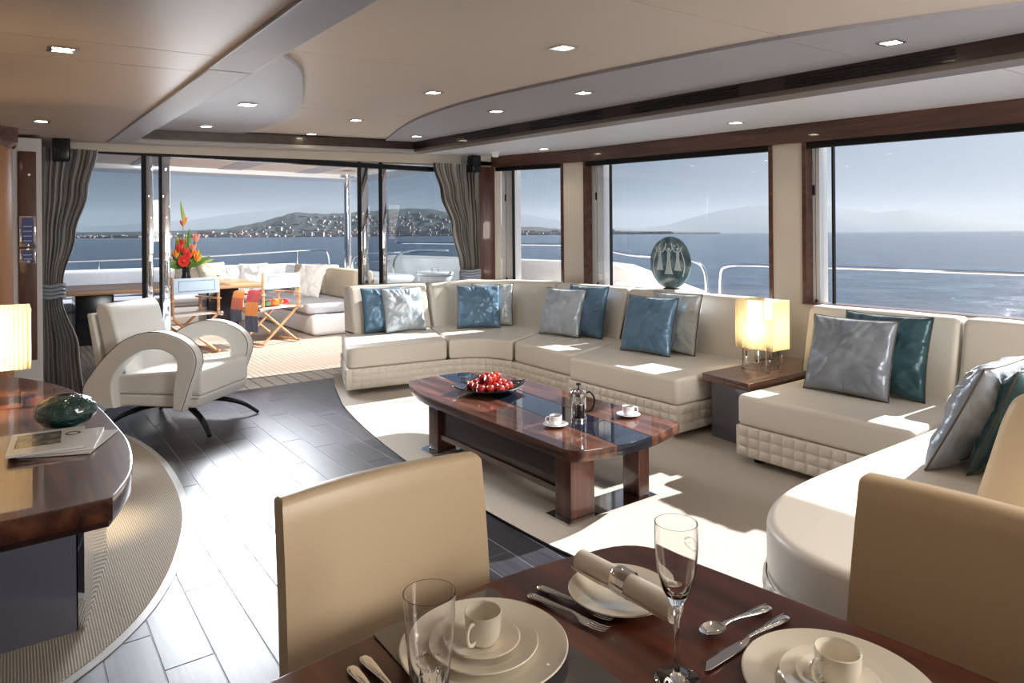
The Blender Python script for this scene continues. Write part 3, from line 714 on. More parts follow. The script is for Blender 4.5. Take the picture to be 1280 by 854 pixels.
sofa('corner_sofa', 'long cream leather corner sofa curving from the open doors along the windows', (3.9, 5.4, 0),
     [(ins(s1, g_), [.10, .037, .037, .037]), (ins(s2, g_), 0), (ins(s3, g_), [.06, .07, .06, .06]), (ins(s4, g_), [.037, .05, .037, .037])],
     [(ins(s1, .004), 0), (ins(s2, .004), 0), (ins(s3, .004), 0), (ins(s4, .004), 0)],
     [(resample([(a[0], a[1]) for a in fr], .01), 1)],
     [([(2.80, 6.50), (3.715, 6.50)], -1, .006), (back2, -1, .012), ([(4.58, 5.60), (4.60, 4.58)], -1, .006), ([(4.60, 4.565), (4.59, 3.12)], -1, .004)],
     [(2.6, 5.9), (3.75, 3.2), (4.5, 3.2), (3.85, 5.0)])
q1 = [(3.60, 2.58), (3.60, 1.545), (4.60, 1.545), (4.60, 2.58)]
chz = smooth_path([(3.55, 1.53), (2.86, 1.535), (2.40, 1.51), (2.12, 1.40), (1.985, 1.22), (1.96, 1.0), (1.98, .75), (2.05, .45)], 6)
sofa('corner_sofa', 'cream leather sofa with a rounded chaise end in the right foreground', (3.6, 1.8, 0),
     [(ins(q1, g_), [.045, .037, .037, .037]), (ins(chz+[(4.6, .45), (4.6, 1.53)], g_), 0)],
     [(ins(q1, .004), 0), (ins(chz+[(4.6, .45), (4.6, 1.53)], .004), 0)],
     [(fillet([(4.5, 2.58), (3.60, 2.58), (3.60, 1.55)], [0, .04, 0]), 1), (chz, 1)],
     [([(4.45, 2.66), (4.45, 1.70)], -1, .004), ([(4.45, 1.685), (4.45, .6)], -1, .004), ([(4.44, 1.0), (2.80, 1.02)], 1, .004)][:2],
     [(3.70, 2.48), (3.70, 1.75), (2.2, 1.2)])
sf = bpy.data.objects['corner_sofa.001']
BACK_L = fillet([(0, .40), (.10, .76), (.13, .83), (.17, .86), (.25, .86), (.29, .82), (.22, .40)], [.02, .2, .03, .03, .03, .03, .02])
loft([(4.40, .99), (2.80, 1.02)], BACK_L, -1, r=.04).build('back_cushion', 'leather_tan', sf, world=True, angle=70)

# ------------------------------------------------------------------ pillows
def pillow(loc, rotz, tilt, m, label, w_=.46, h_=.46, t=.088, seed=0, group='silk sofa pillows', edge='piping', name='throw_pillow', roll=0):
    rt = (Matrix.Rotation(rotz, 3, 'Z') @ Matrix.Rotation(roll, 3, 'Y') @ Matrix.Rotation(tilt, 3, 'X')).to_euler()
    o = thing(name, label, 'pillow', loc, rot=rt, group=group)
    def side(sg):
        def fn(u, v):
            a, b = 2*u-1, 2*v-1
            pin = 1-.055*(1-b*b)*abs(a)**3*0; x = a*w_/2*(1-.05*(1-b*b)); z = b*h_/2*(1-.05*(1-a*a))
            e_ = max(0, (1-abs(a)**2.4))*max(0, (1-abs(b)**2.4))
            y = t*e_**.42
            ed = max(abs(a), abs(b))
            th = math.atan2(b, a); wr_ = noise.noise(Vector((a*2.2+seed, b*2.2, seed*1.7)))*.022+noise.noise(Vector((math.cos(th)*9+seed, math.sin(th)*9, ed*1.3)))*.022*ed**3+(abs(noise.noise(Vector((a*3+b*2, b*1.4-a, seed))))-.2)*.016
            return (x, sg*(y+wr_*min(1, e_*4)), z+h_/2)
        return fn
    mb = MB(); mb.grid(side(1), 44, 44); b2 = MB(); b2.grid(side(-1), 44, 44); mb.add(b2.v, [q[::-1] for q in b2.f])
    mb.build('cushion', m, o, fix=True, angle=80)
    out_ = []
    for i in range(4):
        for j in range(12):
            s_ = -1+2*j/12; a, b = [(s_, -1), (1, s_), (-s_, 1), (-1, -s_)][i]
            out_.append((a*w_/2*(1-.05*(1-b*b)), 0, b*h_/2*(1-.05*(1-a*a))+h_/2))
    MB().tube(out_, .0042, 8, closed=True).build('piping', edge, o)
    return o
# local +Y of a pillow points away from its back rest; tilt leans it back
PT = .30
def pil(x, y, ang, tilt, m, label, z=.428, **k): pillow((x, y, z), math.radians(ang), tilt, m, label, **k)
pil(3.28, 6.30, 180, .26, 'silk_silver', 'silver silk pillow at the sofa end beside the open doors', seed=1)
pil(3.11, 6.43, 178, .22, 'silk_blue', 'blue pillow half hidden behind the silver one at the sofa end', seed=2, edge='silk_teal')
pil(4.01, 6.05, 140+8, .26, 'silk_blue', 'blue silk pillow in the curve of the corner sofa', seed=3)
pil(4.23, 6.13, 132+8, .22, 'silk_pale', 'pale silver pillow behind the blue one in the sofa curve', seed=4)
pil(4.31, 5.10, 100, .28, 'silk_silver', 'silver silk pillow right of the sofa curve, below the cream pillar', seed=5, w_=.5, h_=.47)
pil(4.45, 4.92, 96, .24, 'silk_blue', 'blue pillow behind the silver one right of the sofa curve', seed=6, w_=.5, h_=.5)
pil(4.22, 3.90, 96, .28, 'silk_blue', 'teal-blue silk pillow nearest the lit lamp, in front of a silver one', seed=7, w_=.5, h_=.48)
pil(4.42, 3.80, 92, .22, 'silk_pale', 'silver pillow peeping out behind the teal-blue one near the lamp', seed=8, w_=.5, h_=.5)
pil(4.08, 2.15, 91, .30, 'silk_grey', 'large grey-blue silk pillow on the seat right of the lamp', seed=9, w_=.52, h_=.48)
pil(4.24, 2.02, 90, .26, 'silk_teal', 'dark teal pillow behind the grey one right of the lamp', seed=10, w_=.52, h_=.5)
pil(3.33, 1.27, 0, .45, 'silk_grey', 'crumpled grey silk pillow standing on the chaise at the right edge', seed=11, w_=.55, h_=.5, t=.09)
pil(3.40, 1.13, -2, .38, 'silk_teal', 'dark teal pillow on the chaise between grey pillow and tan back', seed=12, w_=.55, h_=.48, t=.07)

# ------------------------------------------------------------------ end table with lamp
et = thing('end_table', 'low walnut end table between the two cream sofas', 'table', (4.3, 2.83, 0))
MB().slab([(3.80, 2.62), (4.86, 2.62), (4.86, 3.04), (3.86, 3.04)], .40, .45, .004, 2, cr=.02).build('tabletop', 'walnut_x', et, world=True)
MB().slab([(3.88, 2.66), (4.84, 2.66), (4.84, 3.00), (3.92, 3.00)], .0105, .40, .004, 1).build('cabinet', 'grey_lacquer', et, world=True)
def table_lamp(label, loc, wx_, wy_, hs=.34, base=.15):
    o = thing('table_lamp', label, 'lamp', loc, group=None)
    a, b = wx_/2, wy_/2
    # pleated shade: four zigzag walls
    mb = MB(); P = []
    for (x0, y0), (x1, y1) in [((-a, -b), (a, -b)), ((a, -b), (a, b)), ((a, b), (-a, b)), ((-a, b), (-a, -b))]:
        n_ = int(max(abs(x1-x0), abs(y1-y0))/.007)//2*2
        for i in range(n_):
            t = i/n_; d = .0013*(1 if i % 2 else -1)
            nx, ny = (y1-y0), -(x1-x0); l_ = math.hypot(nx, ny); P.append((x0+(x1-x0)*t+nx/l_*d, y0+(y1-y0)*t+ny/l_*d))
    v = [(x, y, base) for x, y in P]+[(x, y, base+hs) for x, y in P]; k = len(P)
    mb.add(v, [(i, (i+1) % k, (i+1) % k+k, i+k) for i in range(k)]); mb.build('lamp_shade', 'shade', o, smooth=False)
    # clear acrylic legs and foot plate
    for sx in (-1, 1):
        for sy in (-1, 1): MB().box(sx*a*.72-.012, sx*a*.72+.012, sy*b*.62-.012, sy*b*.62+.012, .017, base+.05).build('leg', 'acrylic', o, smooth=False)
    MB().box(-a*.85, a*.85, -b*.75, b*.75, .001, .016).build('base', 'acrylic', o, smooth=False)
    MB().lathe([(.012, base-.03), (.012, base+.10)], 12).build('lamp_holder', 'chrome', o)
    MB().box(-a*.72, a*.72, -.004, .004, base+.03, base+.036).build('cross_bar', 'chrome', o, smooth=False)
    MB().sphere((0, 0, base+.15), .03, 12, 8).build('bulb', 'bulb_small', o)
    return o
l1 = table_lamp('lit table lamp with square pleated shade between the two sofas', (4.28, 2.84, .45), .20, .30, .34, .155)
light('lamp_light', 'POINT', (0, 0, .30), 11, (1.0, .76, .45), parent=l1, shadow_soft_size=.03)

# glass disc with dancers, on the window ledge
dd = thing('glass_disc', 'round blue-grey glass disc with pale dancing figures on the window ledge', 'ornament', (4.90, 4.18, .905))
RX = Matrix.Translation((0, 0, .245)) @ Matrix.Rotation(-PI/2, 4, 'Y')
M['disc'] = mat('disc_glass', (.04, .085, .10), .08, coat=1.0); noisy(M['disc'], [(.05, .09, .10), (.12, .21, .24), (.36, .46, .50)], (1, 1, 1), 9, 3)
M['frost'] = mat('frosted_glass', (.62, .70, .72), .35)
MB().lathe([(.0, .0), (.20, .0), (.235, .012), (.24, .022), (.235, .032), (.20, .04), (0, .04)], 48, RX).build('disc', 'disc', dd)
MB().box(-.05, .03, -.06, .06, 0, .012).build('stand', 'black', dd)
def figure(y, z, s_, arms):
    mb = MB()
    pts = [(-.008, .10), (.008, .10), (.016, .06), (.012, .03), (.030, -.06), (.042, -.10), (-.042, -.10), (-.028, -.06), (-.012, .03), (-.016, .06)]
    mb.add([(-.050, y+a*s_, z+b*s_) for a, b in pts]+[(-.040, y+a*s_, z+b*s_) for a, b in pts], [tuple(range(10))[::-1], tuple(range(10, 20))]+[(i, (i+1) % 10, (i+1) % 10+10, i+10) for i in range(10)])
    mb.sphere((-.045, y, z+.117*s_), .014*s_, 10, 8)
    for q in arms: mb.tube([(-.045, y, z+.085*s_), (-.045, y+q[0]*s_, z+q[1]*s_), (-.045, y+q[2]*s_, z+q[3]*s_)], .0055, 6)
    return mb
figure(.0, .245, 1.05, [(.04, .12, .03, .17), (-.04, .12, -.03, .17)]).build('dancing_figure', 'frost', dd)
figure(.105, .265, .9, [(.04, .10, .05, .14), (-.04, .09, -.07, .13)]).build('dancing_figure', 'frost', dd)
figure(-.105, .265, .9, [(.04, .09, .07, .13), (-.04, .10, -.05, .14)]).build('dancing_figure', 'frost', dd)
for a0, y0 in ((.5, .16), (-.5, -.16)):
    MB().tube(smooth_path([(-.045, y0, .12), (-.045, y0*1.15, .22), (-.045, y0*.95, .33), (-.045, y0*.6, .42)], 4), .004, 6).build('vine', 'frost', dd)

# ------------------------------------------------------------------ coffee table
ct = thing('coffee_table', 'long glossy walnut coffee table with a dark inlaid strip', 'table', (2.5, 3.4, 0))
OUT = [(2.15, 2.50), (2.19, 2.44), (2.40, 2.39), (2.66, 2.39), (2.965, 2.475), (2.965, 3.95), (2.90, 4.27), (2.76, 4.39), (2.53, 4.40), (2.27, 4.35), (2.15, 3.95)]
def clip_half(p, a, b, c):
    o = []
    for i in range(len(p)):
        P, Q = p[i], p[(i+1) % len(p)]; dp = a*P[0]+b*P[1]-c; dq = a*Q[0]+b*Q[1]-c
        if dp <= 0: o.append(P)
        if dp*dq < 0: t = dp/(dp-dq); o.append((P[0]+(Q[0]-P[0])*t, P[1]+(Q[1]-P[1])*t))
    return o
OUTF = fillet(OUT, [.03, .06, .1, .1, .03, .2, .1, .15, .1, .06, .2], 3)
def xl(y): return 2.395+(y-2.4)*.068
# strip edges: lines x = x0 + .068 (y-2.4)
a_ = (1, -.068)
def lim(x0): return x0-.068*2.4
left = clip_half(OUTF, 1, -.068, lim(2.399)); right = clip_half(OUTF, -1, .068, -lim(2.646)); mid = clip_half(clip_half(OUTF, -1, .068, -lim(2.402)), 1, -.068, lim(2.643))
MB().slab(left, .325, .380, .003, 2).build('tabletop_panel', 'walnut', ct, world=True)
MB().slab(right, .325, .380, .003, 2).build('tabletop_panel', 'walnut', ct, world=True)
m1 = clip_half(mid, 0, 1, 2.76); m2 = clip_half(mid, 0, -1, -2.764)
for q in (m1, m2): MB().slab(q, .325, .3795, .003, 2).build('inlay_strip', 'inlay', ct, world=True)
MB().slab(ins(OUTF, .02), .318, .326).build('underside', 'dark_wood', ct, world=True)
for x0, x1, y0, y1 in [(2.20, 2.36, 2.52, 2.64), (2.68, 2.76, 2.52, 2.64), (2.22, 2.36, 3.84, 3.96), (2.68, 2.76, 3.84, 3.96)]:
    MB().box(x0, x1, y0, y1, .019, .325, .004).build('leg', 'walnut_z', ct, world=True)
for y0, y1 in [(2.49, 2.67), (3.80, 3.99)]: MB().box(2.16, 2.79, y0, y1, .0105, .019).build('foot_plate', 'chrome', ct, world=True, smooth=False)
MB().box(2.25, 2.275, 2.64, 3.84, .12, .32).build('apron', 'dark_wood', ct, world=True, smooth=False)
MB().box(2.235, 2.25, 2.64, 3.84, .10, .13).build('stretcher', 'walnut', ct, world=True, smooth=False)
MB().box(2.70, 2.73, 2.64, 3.84, .22, .32).build('apron', 'dark_wood', ct, world=True, smooth=False)

# platter of plums
pl_ = thing('fruit_platter', 'square black-edged platter holding a heap of red plums', 'platter', (2.56, 3.74, .381), math.radians(28))
def pf(u, v):
    a, b = 2*u-1, 2*v-1; e_ = max(abs(a), abs(b)); c_ = 1-.10*(a*b)**2
    return (a*.20*c_, b*.20*c_, .003+.030*e_**3+.022*(abs(a*b))**2)
mb = MB(); mb.grid(pf, 20, 20); k = len(mb.v); mb.add([(p[0], p[1], p[2]+.005) for p in mb.v], [q[::-1] for q in mb.f][:0] or [tuple(i for i in q) for q in mb.f]); 
n0 = 21
mb.f = [q[::-1] for q in mb.f[:400]]+mb.f[400:]
edge = [i for i in range(n0)]+[i*n0+n0-1 for i in range(1, n0)]+[n0*(n0-1)+i for i in range(n0-2, -1, -1)]+[i*n0 for i in range(n0-2, 0, -1)]
mb.f += [(edge[i], edge[(i+1) % len(edge)], edge[(i+1) % len(edge)]+441, edge[i]+441) for i in range(len(edge))]
M['platter'] = mat('black_glass_platter', (.02, .022, .03), .05, coat=1.0)
mb.build('dish', 'platter', pl_, fix=True, angle=60)
def plum():
    o = thing('plum', '', 'plum', (0, 0, 0))
    mb = MB()
    for_ = []
    mb.sphere((0, 0, 0), .031, 18, 12, (1, 1, .97)); mb.v = [(x, y, z-.006*math.exp(-(x*x+y*y)/.00008)*(1 if z > 0 else .4)) for x, y, z in mb.v]
    mb.build('flesh', 'plum', o)
    MB().tube([(0, 0, .022), (.001, 0, .030), (.004, 0, .037)], .0012, 6).build('stalk', 'stalk', o)
    return o
proto = plum(); spots = []
random.seed(11)
hexs = []
for r_ in range(-2, 3):
    for c_ in range(-2, 3):
        x, y = c_*.062+(r_ % 2)*.031, r_*.055
        if math.hypot(x, y) < .128: hexs.append((x, y, .046))
l2 = [(-.06, -.02, .094), (.0, -.02, .096), (.062, -.022, .094), (-.03, .035, .094), (.032, .035, .096), (.09, .01, .090)]
l3 = [(.0, .005, .142)]
alls = hexs+l2
labels = []
for i, (x, y, z) in enumerate(alls):
    o = proto if i == 0 else copy_tree(proto)
    a = math.radians(28)
    o.location = (2.56+x*math.cos(a)-y*math.sin(a), 3.74+x*math.sin(a)+y*math.cos(a), .381+z-.008)
    o.rotation_euler = (random.uniform(-1.2, 1.2), random.uniform(-1.2, 1.2), random.uniform(0, 6)); s_ = random.uniform(.93, 1.05); o.scale = (s_, s_, s_)
    o['group'] = 'red plums heaped on the platter'; labels.append((o, z > .06))
ORD = ['leftmost', 'second from left', 'third from left', 'fourth from left', 'fifth from left', 'sixth from left', 'seventh from left']
for top in (0, 1):
    L2 = sorted([o for o, t_ in labels if t_ == top], key=lambda o: o.location.x*math.sin(YAW)+o.location.y*math.cos(YAW))
    nr_ = 2 if top else 4; per = math.ceil(len(L2)/nr_)
    for r_ in range(nr_):
        row = sorted(L2[r_*per:(r_+1)*per], key=lambda o: o.location.x*math.cos(YAW)-o.location.y*math.sin(YAW))
        for i, o in enumerate(row):
            o['label'] = 'red plum, %s in the %s row of the %s layer on the platter' % (ORD[i], (['front', 'back'] if top else ['front', 'second', 'third', 'rearmost'])[r_], 'upper' if top else 'bottom')

# cafetiere
cf = thing('coffee_press', 'chrome and glass coffee press with a black knob on the walnut table', 'coffee press', (2.56, 2.86, .381), math.radians(35))
MB().lathe([(.046, .0), (.046, .012), (.044, .014)], 32).build('base_ring', 'chrome', cf)
MB().lathe([(.041, .008), (.042, .012), (.042, .150), (.0395, .150), (.0395, .012), (0, .010)], 32, cap=False).build('glass_beaker', 'crystal', cf)
MB().lathe([(0, .012), (.037, .012), (.037, .085), (0, .085)], 32).build('coffee', 'coffee', cf)
for k in range(4):
    a = PI/4+k*PI/2; x, y = .0445*math.cos(a), .0445*math.sin(a)
    MB().box(-.006, .006, -.0012, .0012, .008, .150, mtx=Matrix.Translation((x, y, 0)) @ Matrix.Rotation(a+PI/2, 4, 'Z')).build('frame_strap', 'chrome', cf, smooth=False)
MB().lathe([(.0455, .135), (.0455, .150), (.043, .150), (.043, .135)], 32).build('frame_ring', 'chrome', cf)
MB().lathe([(.045, .150), (.046, .158), (.040, .166), (.022, .172), (.006, .175), (0, .175)], 32).build('lid', 'chrome', cf)
MB().lathe([(.004, .172), (.004, .188), (.006, .190), (.014, .194), (.016, .199), (.012, .203), (0, .204)], 20).build('plunger_knob', 'black', cf)
MB().lathe([(.0385, .088), (.0385, .094), (0, .096)], 24).build('plunger_plate', 'chrome', cf)
hp = smooth_path([(.046, 0, .150), (.066, 0, .150), (.086, 0, .125), (.090, 0, .095), (.078, 0, .060), (.060, 0, .045), (.046, 0, .045)], 4)
cf.rotation_euler.z = math.radians(-32)
MB().tube(hp, .0055, 10).build('handle', 'black', cf)
MB().hexa([(-.050, -.012, .132), (-.040, -.018, .132), (-.040, .018, .132), (-.050, .012, .132), (-.064, -.003, .152), (-.040, -.018, .152), (-.040, .018, .152), (-.064, .003, .152)]).build('spout', 'chrome', cf)

def cup_set(label_c, label_s, loc, ang, coffee=True, m='china_white', sr=.068, cr=.034, ch=.052, sauce=True, grp=None, spoon=True):
    if sauce:
        s_ = thing('saucer', label_s, 'saucer', loc, ang, group=grp and grp+' saucers')
        MB().lathe([(0, 0), (sr*.5, 0), (sr*.62, .004), (sr*.98, .012), (sr, .0135), (sr*.97, .0145), (sr*.6, .0075), (sr*.5, .005), (0, .005)], 40).build('dish', m, s_)
    zc = loc[2]+(.0055 if sauce else 0)
    c_ = thing('coffee_cup', label_c, 'cup', (loc[0], loc[1], zc), ang, group=grp)
    MB().lathe([(0, .002), (cr*.62, .002), (cr*.66, 0), (cr*.78, .004), (cr*.95, ch*.3), (cr, ch*.6), (cr*1.03, ch), (cr*.98, ch+.0008), (cr*.93, ch*.95), (cr*.90, ch*.4), (cr*.7, .008), (0, .006)], 36).build('bowl', m, c_)
    if coffee: MB().lathe([(cr*.925, ch*.80), (0, ch*.80)], 36, cap=False).build('coffee', 'coffee', c_)
    hd_ = smooth_path([(cr*.96, 0, ch*.85), (cr*1.35, 0, ch*.88), (cr*1.62, 0, ch*.68), (cr*1.5, 0, ch*.38), (cr*1.15, 0, ch*.22), (cr*.9, 0, ch*.28)], 4)
    MB().tube(hd_, .0032, 8).build('handle', m, c_)
    return c_
cup_set('white cup of black coffee nearest the coffee press', 'white saucer under the cup nearest the coffee press', (2.375, 2.84, .381), math.radians(150))
cup_set('white cup of black coffee at the window side of the low table', 'white saucer at the window side of the low table', (2.83, 2.74, .381), math.radians(-35))

# ------------------------------------------------------------------ sideboard on the left
sb = thing('sideboard', 'dark walnut sideboard with a curved glossy top at the left edge', 'sideboard', (-.3, 3.0, 0))
cur = smooth_path([(-.42, 4.45), (-.20, 4.33), (-.02, 4.13), (.13, 3.85), (.22, 3.55), (.275, 3.2), (.30, 2.85), (.31, 2.52), (.275, 2.22), (.21, 2.03)], 5)
MB().slab(cur+[(-.6, 1.99), (-.6, 4.5)], .69, .75, .004, 2).build('countertop', 'walnut', sb, world=True)
MB().slab(ins(cur+[(-.6, 1.99), (-.6, 4.5)], .012)[::1], .672, .691).build('top_edge', 'dark_wood', sb, world=True)
MB().slab([(-.6, 2.9), (.185, 2.9), (.30, 3.6), (-.1, 4.0), (-.6, 4.05)], .006, .672, .003, 1).build('body', 'grey_lacquer', sb, world=True)
MB().slab([(.19, 2.902), (.21, 2.90), (.335, 3.48), (.32, 3.60), (.303, 3.60)], .006, .670, .001, 1).build('mirror_panel', 'mirror', sb, world=True)
l2_ = table_lamp('lit table lamp with square pleated shade on the sideboard', (-.135, 3.42, .751), .40, .26, .235, .155)
light('lamp_light', 'POINT', (0, 0, .26), 26, (1.0, .70, .36), parent=l2_, shadow_soft_size=.03)
for i, (x, y) in enumerate([(.235, 3.25), (.225, 3.58), (.16, 3.88)]):
    MB().lathe([(.028, .672), (.028, .666), (.020, .664)], 20, Matrix.Translation((x, y, 0))).build('under_light', 'chrome', sb, world=True)
    MB().lathe([(.019, .665), (0, .663)], 16, Matrix.Translation((x, y, 0)), cap=False).build('under_light_bulb', 'bulb', sb, world=True)
    light('under_light_beam', 'SPOT', (x+.3, y-3.0, .655), 32, (1.0, .80, .52), target=(x+.3+.12, y-3.0, 0), parent=sb, spot_size=1.0, spot_blend=.9, shadow_soft_size=.02)
# teal glass bowl: crumpled oval with scalloped facets
gb_ = thing('glass_bowl', 'dark teal crumpled art glass bowl on the sideboard', 'bowl', (.155, 2.86, .752), math.radians(-12))
mb = MB(); random.seed(5)
def bowl(inner):
    def fn(u, v):
        a = u*2*PI; q = -PI/2*.92+v*(PI/2*.92+1.28); r_ = math.cos(q); z = math.sin(q)
        n_ = abs(noise.noise(Vector((math.cos(a)*2.4, math.sin(a)*2.4, z*3))))
        k_ = (1-.10*n_)*(1 if not inner else .90)
        return (.098*r_*math.cos(a)*k_, .075*r_*math.sin(a)*k_, .060+.060*z*(1 if not inner else .9))
    return fn
mb.grid(bowl(0), 64, 26, wrap_u=True); n1_ = len(mb.v); b2 = MB(); b2.grid(bowl(1), 64, 26, wrap_u=True); mb.add(b2.v, [q[::-1] for q in b2.f])
mb.f += [(26*64+i, 26*64+(i+1) % 64, n1_+26*64+(i+1) % 64, n1_+26*64+i) for i in range(64)]
M['bowl_glass'] = mat('teal_art_glass', (.008, .09, .085), .04, coat=1.0, trans=.55, ior=1.5); bumpnoise(M['bowl_glass'], 40, 1.0, .02)
mb.build('bowl_body', 'bowl_glass', gb_, angle=25)
# magazines
M['paper'] = mat('magazine_paper', (.78, .77, .76), .35); M['cover_pic'] = mat('magazine_photo', (.12, .11, .10), .2, coat=.5)
noisy(M['cover_pic'], [(.03, .03, .03), (.16, .14, .13), (.42, .38, .34)], (1, 1, 1), 22, 4)
M['cover_white'] = mat('magazine_cover', (.80, .80, .80), .2, coat=.5); M['ink'] = mat('printed_ink', (.03, .03, .04), .4)
def text(body, size, m, parent, loc, rot=(0, 0, 0), name='lettering', ext=.0002, align='CENTER'):
    cu = bpy.data.curves.new(name, 'FONT'); cu.body = body; cu.size = size; cu.extrude = ext; cu.align_x = align; cu.align_y = 'CENTER'; cu.resolution_u = 2
    tmp = bpy.data.objects.new('tmp', cu); C.objects.link(tmp); bpy.context.view_layer.update()
    me = bpy.data.meshes.new_from_object(tmp.evaluated_get(bpy.context.evaluated_depsgraph_get())); bpy.data.objects.remove(tmp); me.materials.clear(); me.materials.append(M[m]); me.name = name
    o = bpy.data.objects.new(name, me); C.objects.link(o); o.parent = parent; o.location = loc; o.rotation_euler = rot; return o
def magazine(label, loc, ang, w_, h_, t, pic, words):
    o = thing('magazine', label, 'magazine', loc, math.radians(ang), group=None)
    MB().box(-w_/2, w_/2, -h_/2, h_/2, .0006, t-.0006).build('pages', 'paper', o, smooth=False)
    MB().box(-w_/2-.001, w_/2+.001, -h_/2-.001, h_/2+.001, t-.0006, t).build('front_cover', 'cover_white', o, smooth=False)
    MB().box(-w_/2-.001, w_/2+.001, -h_/2-.001, h_/2+.001, 0, .0006).build('back_cover', 'cover_pic', o, smooth=False)
    if pic: MB().box(*pic, t, t+.0003).build('cover_photo', 'cover_pic', o, smooth=False)
    for tx, sz, x, y, mt_ in words: text(tx, sz, mt_, o, (x, y, t+.0004), (0, 0, math.radians(90)))
    return o
magazine('lowest white magazine, fanned out to the right of the pile', (.155, 2.63, .7515), -24, .20, .25, .006, None, [('W', .045, .07, -.03, 'ink')])
magazine('middle white magazine in the pile on the sideboard', (.135, 2.64, .758), -12, .20, .25, .006, None, [])
magazine('top magazine with a dark cover picture in front of the glass bowl', (.095, 2.645, .7645), -4, .20, .26, .008, (-.085, .035, -.06, .10), [('O', .065, .070, .045, 'ink')])
# touch screens on the walnut strip
for nm, z, hh, lab in (('touch_panel', 1.475, .11, 'tall touch screen panel on the walnut strip by the curtain'), ('touch_panel', 1.29, .05, 'small square control panel below the touch screen')):
    tp = thing(nm, lab, 'control panel', (.108, 6.274, z))
    MB().box(-.05, .05, -.012, 0, -hh-.01+.0, hh+.0 if hh > .06 else .05, .002).build('bezel', 'chrome', tp)
    MB().box(-.036, .036, -.014, -.012, -hh+.012, (hh if hh > .06 else .05)-.014).build('screen', 'screen', tp, smooth=False)
    for k in range(4 if hh > .06 else 2): MB().box(-.026, .026, -.0155, -.014, -hh+.03+k*.036 if hh > .06 else -.03+k*.03, -hh+.036+k*.036 if hh > .06 else -.024+k*.03).build('button_row', 'canvas_blue', tp, smooth=False)
# ------------------------------------------------------------------ armchair
ac_ = thing('armchair', 'pale leather armchair with hooped arms on black legs before the doors', 'armchair', (1.04, 5.70, 0), math.radians(-135))
def yz_slab(pts, x0, x1, r, name, m, parent, angle=60):
    # polygon in (y, z) extruded along x
    mb = MB(); mb.slab(pts, x0, x1, r, 4, mtx=Matrix(((0, 0, 1, 0), (1, 0, 0, 0), (0, 1, 0, 0), (0, 0, 0, 1))))
    return mb.build(name, m, parent, angle=angle)
yz_slab(fillet([(-.34, .20), (.34, .20), (.37, .27), (.37, .285), (-.34, .285)], .02), -.315, .315, .015, 'seat_base', 'leather_white', ac_)
yz_slab(fillet([(-.30, .288), (.38, .288), (.38, .46), (.34, .475), (-.30, .42)], [.02, .02, .04, .05, .02], 5), -.315, .315, .02, 'seat_cushion', 'leather_white', ac_)
yz_slab(fillet([(-.22, .40), (-.36, .88), (-.40, .93), (-.46, .93), (-.49, .90), (-.38, .40)], [.02, .05, .04, .03, .03, .03], 4), -.275, .275, .02, 'backrest', 'leather_white', ac_)
yz_slab(fillet([(-.375, .26), (-.505, .86), (-.55, .86), (-.54, .80), (-.44, .26)], .015), -.285, .285, .012, 'back_shell', 'leather_white', ac_)
oa = smooth_path([(.27, .19), (.33, .36), (.385, .52), (.365, .62), (.27, .70), (.12, .745), (-.04, .735), (-.20, .67), (-.33, .56), (-.44, .43), (-.50, .34), (-.50, .27), (-.46, .22), (-.40, .20)], 4)
ia = smooth_path([(-.25, .20), (-.27, .35), (-.24, .45), (-.16, .54), (-.04, .61), (.08, .625), (.18, .60), (.235, .55), (.235, .48), (.21, .34), (.205, .20)], 4)
for sx in (-1, 1):
    x0, x1 = (.29, .385) if sx > 0 else (-.385, -.29)
    a = yz_slab(oa+ia, x0, x1, .012, 'armrest', 'leather_white', ac_)
    for p_ in (oa,):
        for xx in (x0+.006, x1-.006): MB().tube([(xx, y, z) for y, z in p_], .0028, 6).build('piping', 'piping', a)
MB().lathe([(.15, .15), (.15, .20)], 24).build('swivel_plate', 'black_wood', ac_)
for sx in (-1, 1):
    for fy in (.455, -.40):
        pth = smooth_path([(sx*.03, fy*.12, .165), (sx*.16, fy*.45, .155), (sx*.26, fy*.78, .10), (sx*.33, fy, .012)], 5)
        n_ = len(pth); MB().tube(pth, [.030-.013*i/(n_-1) for i in range(n_)], 8, flat=.8).build('leg', 'black_wood', ac_)

